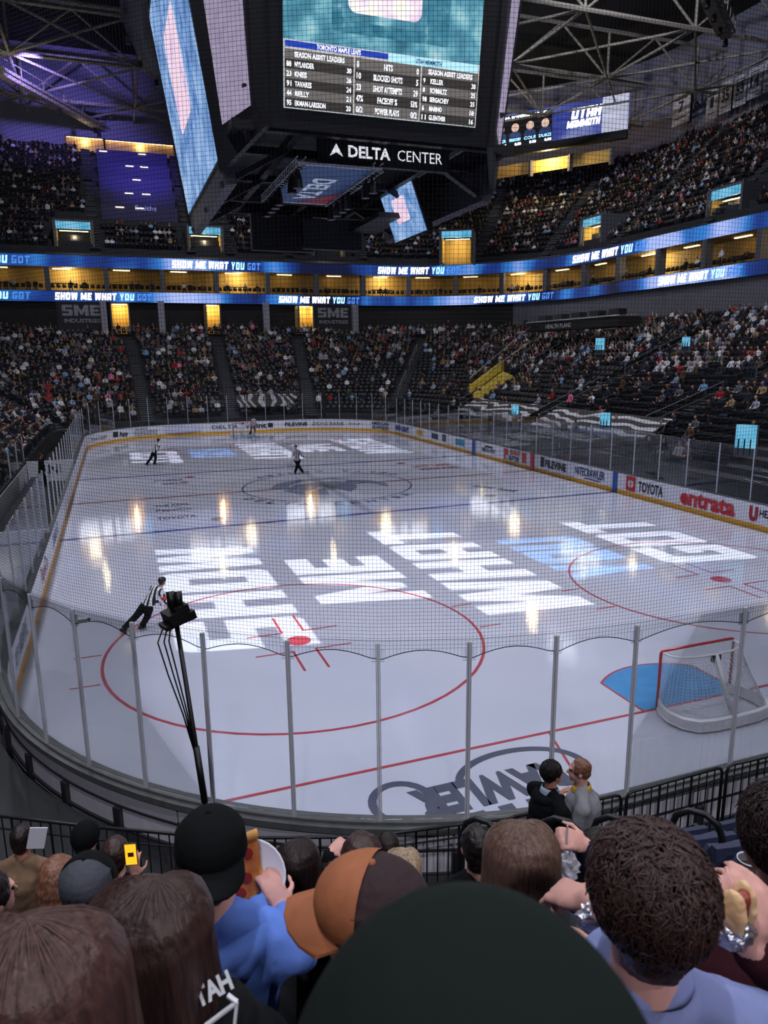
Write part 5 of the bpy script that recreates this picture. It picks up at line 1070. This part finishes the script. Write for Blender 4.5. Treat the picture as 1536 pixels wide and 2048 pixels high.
figure('woman with long brown ombre hair wearing a black UTAH jersey', 292, 1888, 1.25, .18, 'black', 'fair', hair_long('brown', .24, 1.12, 52, 8, .03, .12), topname='jersey', extra=utah_back, wide=1.0)
figure('person in a light blue hoodie and black cap holding pizza on a plate', 424, 1708, 2.0, .22, 'skyblue', 'pink', hair_short('black', .9), wide=1.08, voxel=.009, topname='hoodie',
       arms=(ARM0[0], (at(600, 1905, d=2.1), at(566, 1822, d=2.24))), hands={1: dict(to=at(540, 1758, d=2.26), n=(.5, -.85, .1), side=1, curl=.55)}, extra=both(cap(KN, KN, True, None, 1.06, .0), hood(CL['skyblue'])))
TANC = mat('cap_tan', '9c5c3a', .8, noise=.08, bump=.2, scale=30); MESHC = mat('cap_mesh', '2c1a1e', .9, noise=.15, bump=.3, scale=60)
figure('person in a tan and dark maroon trucker cap looking down to the left', 742, 1848, 1.4, -.88, 'darkgreen', 'warm', hair_short('darkbrown', .9), extra=cap(MESHC, TANC, False, TANC, 1.06), pitch=-.05, roll=.0)
def cap_print(root, HR): text('cap_lettering', 'Patriot', mat('cap_white', 'd0d0d8', .7), HR@V3((-.03, -.132, .008)), (1, .12, .12), (-.1, .1, 1), .02, .08, .03).parent = root
GREYC = mat('cap_grey', '3a3c46', .8, noise=.1, bump=.3, scale=60)
figure('man in a grey and black trucker cap with white lettering and dark green shirt', 176, 1778, 2.75, .25, 'darkgreen', 'warm', hair_short('darkbrown', .96), extra=both(cap(GREYC, KN, False, KN, 1.05), cap_print), topname='shirt', wide=1.05)
# front rows on the left
def paper(root, HR): MB().box((.15, .17, -.02), (.08, .006, .13), M4.Rotation(.3, 3, 'Y')).build('paper', mat('paper', 'd4d4e0', .7), root)
figure('man in a tan jacket with short dark hair at the left edge', 45, 1676, 5.9, .3, 'tan', 'warm', hair_short('darkbrown', .95), wide=1.12)
tag(MB().box((0, 0, 0), (.13, .01, .18), M4.Rotation(.25, 3, 'Y')).build('paper_sheet', mat('paper', 'd4d4e0', .7), loc=at(74, 1676, d=5.75)), 'folded white paper held up by the man in the tan jacket', 'paper')
figure('person in a black hood seated right of the tan jacket', 173, 1677, 5.5, .55, 'ink', 'fair', hair_short('black'), extra=both(beanie(KN, 1.06, False), hood(KN)))
figure('person with brown hair holding up a glowing orange phone', 233, 1708, 4.8, .3, 'black', 'fair', hair_short('brown', 1.0, 0, 4), voxel=.009, arms=(ARM0[0], (at(290, 1800, d=4.7), at(271, 1752, d=4.6))), hands={1: dict(to=at(266, 1715, d=4.58), n=(0, -1, .2), side=1, curl=.6)}, head_s=.95)
r = thing('phone', 'smartphone with glowing orange screen held up at the left', 'phone', at(262, 1708, d=4.55), -.25); MB().box((0, 0, 0), (.074, .009, .15)).build('phone_body', DKG, r); MB().box((0, -.006, .0), (.068, .002, .142)).build('phone_screen', mat('phone_orange', 'f0a020', emit=1.6), r); MB().box((0, -.0075, .0), (.036, .001, .03)).build('phone_picture', mat('phone_dark', '3a1a10', emit=.3), r)
def crew(root, HR): text('shirt_lettering', 'ABERCROMBIE', mat('shirt_print', 'a8aab0', .8), V3((-.1, -.165, -.3)), (1, 0, 0), (0, -.1, 1), .03, .2, .02).parent = root; MB().grid([[V3((k*cos(a), -.168, -.36+k*sin(a))) for k in (.05, .056)] for a in np.linspace(0, 2*pi, 21)]).build('shirt_print', mat('shirt_print', 'a8aab0', .8), root)
figure('person in a dark green printed shirt bending down left of the grey cap', 118, 1772, 3.2, .3, 'darkgreen', 'fair', hair_short('ginger'), extra=crew, pitch=-.5)
figure('person in black leaning in at the left edge with blue jeans', -15, 1795, 3.3, .9, 'ink', 'pink', hair_short('black'), trousers='jeans', voxel=.009)
# middle
figure('person in a red cap behind the pizza plate', 500, 1730, 3.6, .4, 'maroon', 'fair', hair_short('black'), extra=cap(mat('cap_red', '7a1020', .8), mat('cap_red', '7a1020', .8), False))
figure('woman with long dark brown hair turned left beside the red cap', 590, 1728, 3.5, -.25, 'black', 'fair', hair_long('darkbrown', .32, 1.08, 40, 9))
figure('person with short brown hair seen above the tan cap', 724, 1722, 3.2, .3, 'charcoal', 'fair', hair_short('brown', 1.08))
figure('person pointing with a raised arm in a black sleeve', 664, 1745, 4.3, .3, 'black', 'pink', hair_short('black'), voxel=.009, arms=(ARM0[0], (at(652, 1765, d=4.25), at(659, 1706, d=4.25))), hands={1: dict(to=at(684, 1684, d=4.3), n=(-.3, -.6, .7), side=1, curl=.8)})
figure('dark haired person at the rail behind the blonde woman', 774, 1692, 6.2, .2, 'black', 'fair', hair_long('darkbrown', .2, .95, 30, 2))
figure('blonde woman with hair over her right shoulder', 803, 1738, 4.0, .35, 'teal', 'fair', hair_long('blonde', .34, 1.05, 44, 6, .02))
figure('man with short black hair and black top right of the blonde woman', 953, 1692, 3.9, .3, 'ink', 'pink', hair_short('black', .98, 0, 1, -.04), wide=1.1, trousers='teal')
figure('woman with long straight light brown hair in the middle', 1040, 1716, 2.25, .34, 'charcoal', 'fair', hair_long('light', .42, 1.14, 60, 12, .0))
# two men standing at the rail
figure('standing man in a black hooded coat talking to the man in grey', 1106, 1546, 7.0, 1.5, 'ink', 'warm', hair_short('black', .98, .3, 2, -.01), True, wide=1.15, voxel=.009, arms=(((-.27, .04, -.52), (-.14, .2, -.36)), ((.27, .0, -.56), (.2, .14, -.74))), extra=both(hood(CL['ink']), collar(mat('shirt_pale', '8fa0b4', .8))), topname='hooded_coat', lean=.12)
figure('standing man in a grey blazer with short light hair facing left', 1158, 1541, 7.0, -.95, 'blazer', 'pink', hair_short('ginger', .93, 0, 3, -.0), True, wide=1.12, voxel=.009, arms=(((-.26, .02, -.56), (-.16, .16, -.72)), ((.27, .0, -.56), (.2, .14, -.74))), extra=collar(mat('collar_yellow', 'a88a30', .8)), topname='blazer', lean=.1)
# right
figure('dark haired woman in front of the curly man eating with a fork', 1200, 1712, 2.9, .1, 'navy', 'pink', hair_long('black', .4, 1.1, 44, 15), voxel=.008, arms=((at(1195, 1790, d=2.75), at(1172, 1690, d=2.68)), ARM0[1]), hands={0: dict(to=at(1128, 1672, d=2.62), n=(.2, -.7, .8), side=1, curl=1.0)})
r = thing('plastic_fork', 'clear plastic fork held in the pink hand', 'fork', at(1133, 1690, d=2.62)); PL = mat('clear_plastic', 'e4e4f0', .15, spec=.6, trans=.55); MB().box((0, 0, .03), (.008, .003, .10)).build('fork_handle', PL, r); MB().box((0, 0, -.035), (.022, .003, .03)).build('fork_head', PL, r)
for k in range(4): MB().box((-.009+k*.006, 0, -.065), (.003, .002, .035)).build('tine', PL, r)
def crumple(name, label, cat, px, py, d, rad, m, seed, squash=(1, 1, 1)):
    rr = random.Random(seed); mb = MB().ball((0, 0, 0), tuple(rad*s for s in squash), 16, 12); mb.v = [v*rr.uniform(.72, 1.2) for v in mb.v]; return tag(mb.build(name, m, loc=at(px, py, d=d)), label, cat)
FOIL = mat('foil', 'b8b8c4', .22, .9, noise=.2, scale=60, bump=.6)
crumple('plastic_bag', 'crumpled clear plastic bag below the fork', 'bag', 1136, 1740, 2.55, .052, PL, 3, (.8, .6, 1.2)); crumple('foil_wrapper', 'crumpled silver foil under the curly man\'s hands', 'foil', 1190, 1832, 1.45, .034, FOIL, 5, (1.2, .8, .7))
GB = CL['greyblue']
figure('man with thick curly brown hair in a grey blue polo shirt', 1284, 1790, 1.25, .22, 'greyblue', 'pink', hair_short('brown', 1.04, 1.0, 11, -.035), wide=1.12, voxel=.007, sleeve=.42, topname='polo_shirt', extra=collar(GB, .084),
       arms=((at(1255, 1880, d=1.36), at(1178, 1806, d=1.5)), ((.29, .06, -.5), (.10, .3, -.45))), hands={0: dict(to=at(1095, 1772, d=1.6), n=(.1, -.55, .85), side=1, curl=.75, thumb=.2)})
figure('man with dark wavy hair at the right edge eating a hot dog', 1560, 1672, 1.7, .12, 'maroon', 'pink', hair_short('darkbrown', 1.1, .8, 21), voxel=.007, arms=((at(1600, 1990, d=1.5), at(1505, 1900, d=1.38)), (at(1680, 1900, d=1.5), at(1570, 1850, d=1.40))), hands={0: dict(to=at(1440, 1800, d=1.37), n=(-.5, -.8, .3), side=1, curl=.5), 1: dict(to=at(1505, 1790, d=1.40), n=(.5, -.8, .2), side=-1, curl=.5)}, wide=1.1)
r = thing('hot_dog', 'half eaten hot dog in a bun wrapped in foil at the right', 'food', at(1474, 1820, d=1.36), .3); BUN = mat('bun', 'd2a070', .7, c2='e6c49a', scale=20)
for s in (-1, 1): link('bun_half', remesh(MB().ball((s*.019, 0, 0), (.017, .028, .052), 14, 10), .004, 2, None, (.008, .02)), BUN, r)
MB().tube([(0, -.004, -.04), (0, -.008, .03), (0, -.01, .044)], [.014, .0145, .01], 12).build('sausage', mat('sausage', '8c3c2c', .4), r, True); mb = MB().ball((0, 0, -.045), (.042, .036, .035), 18, 10); rr_ = random.Random(4); mb.v = [v*1.0+V3((rr_.uniform(-.004, .004), rr_.uniform(-.004, .004), rr_.uniform(-.004, .004))) for v in mb.v]; mb.build('foil_wrap', FOIL, r)
r = thing('beer_cup', 'clear plastic cup of beer standing among the seats at right', 'cup', at(1492, 1768, d=3.3)); MB().lathe([(.0, 0), (.034, 0), (.047, .125), (.049, .128), (.045, .125), (.033, .004), (0, .004)], (0, 0, 0), 20).build('cup_wall', mat('cup_plastic', 'd8d8e0', .1, trans=.85), r, True); MB().lathe([(0, .006), (.032, .006), (.042, .09), (0, .09)], (0, 0, 0), 20).build('beer', mat('beer', '5a4420', .2, spec=.5), r, True); MB().lathe([(.046, .124), (.05, .126), (.05, .132), (.046, .132), (.046, .124)], (0, 0, 0), 20).build('rim', mat('cup_rim', 'c8c8d4', .3), r, True)
# pizza on a plate
pc = at(502, 1752, d=2.28); r = thing('paper_plate', 'white paper plate held up by the person in the blue hoodie', 'plate', pc); R_ = M4.Rotation(radians(62), 4, 'X')@M4.Rotation(radians(-18), 4, 'Y'); pl = MB().lathe([(0, 0), (.085, 0), (.105, .012), (.112, .014), (.112, .010), (.086, -.006), (0, -.006)], (0, 0, 0), 28); pl.v = [R_@v for v in pl.v]; pl.build('plate_disc', mat('plate_white', 'dcd6de', .7), r, True)
pz = thing('pizza_slice', 'slice of pizza with red sauce lying on the white plate', 'food', pc); tri = [(-.085, .10), (.03, .12), (.035, -.02), (-.03, -.10)]; sl2 = MB().slab([V3((x+.005, y, .008)) for x, y in tri][::-1], (0, 0, .012)); sl2.v = [R_@v for v in sl2.v]; sl2.build('cheese', mat('pizza_cheese', 'b0502a', .5, c2='d88a3c', scale=28), pz)
cr = MB().tube([(-.083, .10, .018), (.04, .125, .018)], .014, 10); cr.v = [R_@v for v in cr.v]; cr.build('crust', mat('pizza_crust', 'c8904c', .7, noise=.2), pz, True)
for x, y in ((-.06, .06), (-.02, .0), (-.045, -.04), (-.01, .07)): pp = MB().lathe([(0, .025), (.016, .024), (.017, .019)], (x+.012, y, 0), 12); pp.v = [R_@v for v in pp.v]; pp.build('topping', mat('pepperoni', '8c2418', .45), pz)
# ================================================ near tiers, seats, rail
def near_tier():
    for i in range(9):
        for nm, z0, sel_ in (('left', 1.1, lambda p: p.x < -7.5), ('right', 1.8, lambda p: p.x > -8.1)):
            off = 2.0+.85*i; z = z0+.61*i; a, b = [], []
            for pa, pb in zip(outline(off, 30), outline(off+.85, 30)):
                if pa.x < 6 and pa.y < 12 and sel_(pa): a.append(pa); b.append(pb)
            o_ = sorted(range(len(a)), key=lambda k: atan2(a[k].y-8.5, a[k].x+4.4) % (2*pi)); a, b = [a[k] for k in o_], [b[k] for k in o_]; Z = V3((0, 0, z)); lo = V3((0, 0, z-(.61 if i else 1.2)))
            mb = MB().grid([[p+Z for p in a], [p+Z for p in b]]).grid([[p+lo for p in a], [p+Z for p in a]]); k = -1 if nm == 'left' else 0
            mb.quad(a[k]+V3((0, 0, .4)), b[k]+V3((0, 0, .4)), b[k]+Z, a[k]+Z)
            tag(mb.build('tier_near_%s' % nm, CONC), '%s near seating tier, %s row' % (nm, ORD(i)), 'stand', kind='structure')
near_tier()
heads = [o.location.copy() for o in COL.objects if o.name.startswith('person') and o.type == 'EMPTY']
FAB = mat('seat_navy', '262d48', .6, noise=.2, bump=.2, scale=40); sparts = [(n_, q.mesh(n_)) for n_, q in (('backrest', sbk), ('seat_pan', span_), ('armrest', sarm))]
for n_, q in sparts: q.materials.append(FAB if n_ != 'armrest' else DKG)
cnt = 0
for i in range(6):
    off = 2.62+.85*i; z = 1.8+.61*i; path = resample([p for p in outline(off, 30)], .54)
    for k, p in enumerate(path):
        if p.y > 8 or p.x > 2.5 or p.x < -7.6: continue
        h = p+V3((0, 0, z+1.15)); pr = proj(p+V3((0, 0, z+.8)))
        if pr[2] < 1.6 or not (-80 < pr[0] < 1640) or pr[1] > 2200: continue
        if any(hypot(hh.x-p.x, hh.y-p.y) < (.85 if p.x < -7.6 else .5) for hh in heads) or (i < 1 and -7.4 < p.x < -5.9): continue
        d = path[(k+1) % len(path)]-path[k-1]; r = thing('stadium_seat', 'empty dark navy seat, near stand, %s row behind the rail, %s from the left' % (ORD(i), ORD(min(29, cnt % 30))), 'seat', p+V3((0, 0, z)), atan2(d.y, d.x), 'empty navy seats in the near stand'); cnt += 1
        for n_, me in sparts: link(n_, me, None, r)
rail = [at(*p, z=1.5) for p in ((-60, 1625), (100, 1640), (300, 1672), (600, 1681), (760, 1672), (920, 1655), (1240, 1590), (1395, 1545), (1536, 1513), (1640, 1490))]
RS = resample(rail, 1.55, False)
for k, (a, b) in enumerate(zip(RS, RS[1:])):
    r = thing('guard_rail', 'black tubular guard rail behind the boards, %s section from the left' % ORD(k), 'railing', a, 0, 'guard rail sections'); d = (b-a); L_ = d.length; d.normalize(); v = d*.04; e = d*(L_-.04); H_ = 1.05
    MB().tube([v+V3((0, 0, -H_)), v+V3((0, 0, -.08)), v+d*.03+V3((0, 0, -.02)), v+d*.09, e-d*.09, e-d*.03+V3((0, 0, -.02)), e+V3((0, 0, -.08)), e+V3((0, 0, -H_))], .021, 8).build('rail_frame', DKG, r, True); MB().tube([v+V3((0, 0, -.17)), e+V3((0, 0, -.17))], .012, 6).tube([v+V3((0, 0, -H_+.1)), e+V3((0, 0, -H_+.1))], .015, 6).build('cross_rail', DKG, r)
    for j in range(1, 12): q = v.lerp(e, j/12); MB().tube([q+V3((0, 0, -.01)), q+V3((0, 0, -H_+.1))], .009 if j % 4 else .016, 5).build('baluster', DKG, r)
for k, (px, py, d_, lab) in enumerate(((925, 1630, 5.6, 'left of the woman with straight hair'), (1080, 1628, 5.2, 'in front of the black hooded coat'), (1186, 1624, 5.0, 'in front of the grey blazer'), (1345, 1612, 5.0, 'beside the navy seats'))):
    q = at(px, py, d=d_); r = thing('aisle_handrail', 'black looped aisle handrail '+lab, 'handrail', q); dv = V3((.28, -.30, .22)); MB().tube([(-.0, .0, -1.0), (0, 0, -.16), (.02, -.02, -.06), (.07, -.08, .0), (.14, -.15, .0), (.20, -.22, -.06), (.22, -.24, -.16), (.22, -.24, -.75)], .024, 10).build('loop_tube', DKG, r, True); MB().lathe([(.05, 0), (.05, .02), (.0, .02)], (0, 0, -1.0), 10).build('foot_plate', DKG, r)
# ================================================ pole camera
tp, bp = at(352, 1240, d=8.55), at(411, 1612, d=8.55); r = thing('pole_camera', 'black remote camera on a slanting pole with hanging cables before the glass', 'camera', bp); tp = tp-bp; CB = mat('camera_black', '08080a', .45)
MB().tube([(tp*-.25), tp*.98], .028, 10).build('pole', CB, r, True); Rm = M4.Rotation(-.25, 3, 'Y')@M4.Rotation(.3, 3, 'Z')
hb = MB().box(tp+V3((.0, 0, .06)), (.24, .3, .14), Rm).box(tp+V3((.05, 0, .13)), (.16, .22, .1), Rm).box(tp+V3((-.02, 0, -.02)), (.3, .26, .05), Rm); hd_ = hb.build('camera_housing', CB, r); MB().tube([tp+V3((-.03, .0, .16)), tp+V3((-.04, .06, .34))], .05, 10).tube([tp+V3((.05, .0, .16)), tp+V3((.05, .06, .33))], .045, 10).build('lens_barrel', CB, hd_, True); MB().box(tp+V3((.17, .0, .04)), (.1, .1, .1), Rm).build('mount_bracket', CB, hd_)
for k, sx in enumerate((-.16, -.11, -.07)): MB().tube([tp+V3((sx*.8, 0, -.02)), tp+V3((sx*1.4, 0, -.25)), tp*.72+V3((sx*1.15, 0, 0)), tp*.5+V3((sx*.55, 0, 0)), tp*.30+V3((-.03, 0, 0))], .009, 6).build('cable', CB, r, True)
MB().tube([tp*.02, tp*.32], .04, 10).build('cable_wrap', CB, r, True)
r = thing('glass_camera', 'small clear boxed camera clipped on the glass post at left', 'camera', at(165, 1240, d=9.6)); MB().box((0, 0, 0), (.12, .1, .05)).build('camera_body', mat('camera_grey', '6a6c74', .4), r); MB().tube([(.06, 0, 0), (.1, 0, 0)], .022, 8).build('lens', CB, r)
# ================================================ officials and rink-side people
def stripes():
    m = mat('referee_stripes', 'e6e6ec', .8); N = m.node_tree.nodes; L = m.node_tree.links; tc = N.new('ShaderNodeTexCoord'); sx = N.new('ShaderNodeSeparateXYZ'); L.new(tc.outputs['Object'], sx.inputs[0]); a = N.new('ShaderNodeMath'); a.operation = 'MULTIPLY'; a.inputs[1].default_value = 62; L.new(sx.outputs[0], a.inputs[0]); b = N.new('ShaderNodeMath'); b.operation = 'SINE'; L.new(a.outputs[0], b.inputs[0]); c = N.new('ShaderNodeMath'); c.operation = 'GREATER_THAN'; c.inputs[1].default_value = -.1; L.new(b.outputs[0], c.inputs[0])
    r_ = N.new('ShaderNodeValToRGB'); r_.color_ramp.elements[0].color = lin('101014')+(1,); r_.color_ramp.elements[1].color = lin('e2e2ea')+(1,); L.new(c.outputs[0], r_.inputs[0]); L.new(r_.outputs[0], N['Principled BSDF'].inputs['Base Color']); return m
STR = stripes()
def helmet(root, HR): link('helmet', remesh(MB().ball((0, -.015, .045), (.097, .118, .092), 16, 10).ball((0, -.05, .0), (.085, .075, .07), 12, 8), .009, 2), CB, root); MB().grid([[HR@V3((.085*sin(a), .09*cos(a)+.01, z)) for a in np.linspace(-1.1, 1.1, 9)] for z in (.035, -.015)]).build('visor', PL, root)
def official(label, hp, feet, yaw, arms=ARM0, band=False, voxel=.012, mstr=True):
    """hp head centre, feet two ankle points: a skater leaning between them"""
    loc = V3(hp); root = thing('person', label, 'person', loc, -yaw); Ri = M4.Rotation(yaw, 3, 'Z'); fl = [Ri@(V3(f)-loc) for f in feet]; hip = (fl[0]+fl[1])*.5*.50+V3((0, -.05, -.06)); sh = hip*.36; HR = M4.Identity(4); ax = (sh-hip).normalized()
    body = head_shape(MB()); limb(body, [(0, -.015, -.07), sh*.75], [.052, .058]); top = MB()
    side = V3((1, 0, 0)); side = (side-ax*side.dot(ax)).normalized()
    for g, mb in ((0, body), (.02, top)):
        limb(mb, [sh-side*.13, sh+side*.13], [.085+g, .085+g], 12); limb(mb, [sh, sh.lerp(hip, .5), hip], [.13+g, .135+g, .14+g], 12)
    tr = MB()
    for i, s in enumerate((-1, 1)):
        h0 = hip+side*s*.09; kn = h0.lerp(fl[i], .5)+V3((0, .09, 0)); limb(body, [h0, kn, fl[i]], [.09, .07, .05]); limb(tr, [h0, kn, fl[i]+(kn-fl[i])*.12], [.118, .092, .075])
        s0 = sh+side*s*.17; el = sh+V3(arms[i][0])-V3((0, 0, -.3)); wr = sh+V3(arms[i][1])-V3((0, 0, -.3)); limb(body, [s0, el, wr], [.05, .042, .03]); limb(top, [s0, el, el.lerp(wr, .9)], [.072, .06, .046]); hand(body, wr, (wr-el), (0, 0, 1), -s, .8)
    limb(tr, [hip, hip+ax*.05], [.165, .15], 12); link('body', remesh(body, voxel, 2), SK['fair'], root); sh_o = link('striped_shirt' if mstr else 'suit_jacket', remesh(top, .016, 2), STR if mstr else CL['ink'], root); link('trousers', remesh(tr, .018, 2), CL['ink'], root)
    sk, bl = MB(), MB()
    for f in fl: limb(sk, [f+V3((0, -.05, .0)), f+V3((0, .13, -.035))], [.058, .045]); bl.box(f+V3((0, .03, -.085)), (.008, .27, .03))
    link('skates' if mstr else 'shoes', remesh(sk, .014, 2), CB, root)
    if mstr: bl.build('skate_blades', ALU, root); helmet(root, HR)
    else: hair_short('darkbrown')(root, HR, None)
    if band:
        for i, s in enumerate((-1, 1)): s0 = sh+side*s*.17; el = sh+V3(arms[i][0])-V3((0, 0, -.3)); MB().tube([s0.lerp(el, .45), s0.lerp(el, .8)], .074, 12).build('orange_armband', mat('armband', 'd8402c', .7), sh_o)
    return root
f1, f2 = at(246, 1258, z=.1), at(283, 1254, z=.1); f2.y = f1.y = (f1.y+f2.y)/2; hd1 = at(325, 1163, y=f1.y+.3)
official('referee with orange armbands leaning as he skates at the near left', hd1, (f1, f2), .7, (((-.22, .05, -.55), (-.16, .22, -.70)), ((.24, .0, -.55), (.2, .12, -.72))), True, .010)
for px0, px1, py, hx_, hy_, yw, lab, arm in ((590, 607, 945, 592, 902, -2.9, 'linesman skating by the centre circle in a striped shirt', (((-.3, .05, -.5), (-.5, .15, -.6)), ((.24, 0, -.55), (.2, .15, -.7)))), (293, 309, 928, 318, 892, .9, 'linesman skating on the far left lettering', ARM0), (500, 511, 868, 508, 843, .2, 'linesman checking the far goal net', ARM0)):
    a, b = at(px0, py, z=.1), at(px1, py, z=.1); b.y = a.y; h_ = at(hx_, hy_, y=a.y); h_.z = 1.62; official(lab, h_, (a, b), yw, arm, False, .02)
for px, py, x, lab, zf in ((1021, 890, 13.7, 'man in dark clothes standing at the left penalty box gate', 0.0), (1119, 893, 13.7, 'man in dark clothes standing at the right penalty box gate', 0.0), (84, 935, -14.6, 'man in a dark suit standing at the team bench', 0.0)):
    q = at(px, py, x=x); q.z = 1.72; official(lab, q, ((q.x-.09, q.y, zf+.1), (q.x+.09, q.y, zf+.1)), -1.57 if x > 0 else 1.57, ARM0, False, .02, False)
q = V3((20, 37.3, 0)); o = link('person', IND[3], None, None, q+V3((0, 0, row_tz(LOW, 4)[1]))); o.rotation_euler = (0, 0, pi/2); o.color = lin('e8709c')+(1,); tag(o, 'person in a bright pink jacket standing in the right lower stand', 'person')
bpy.data.scenes.remove(TMP)
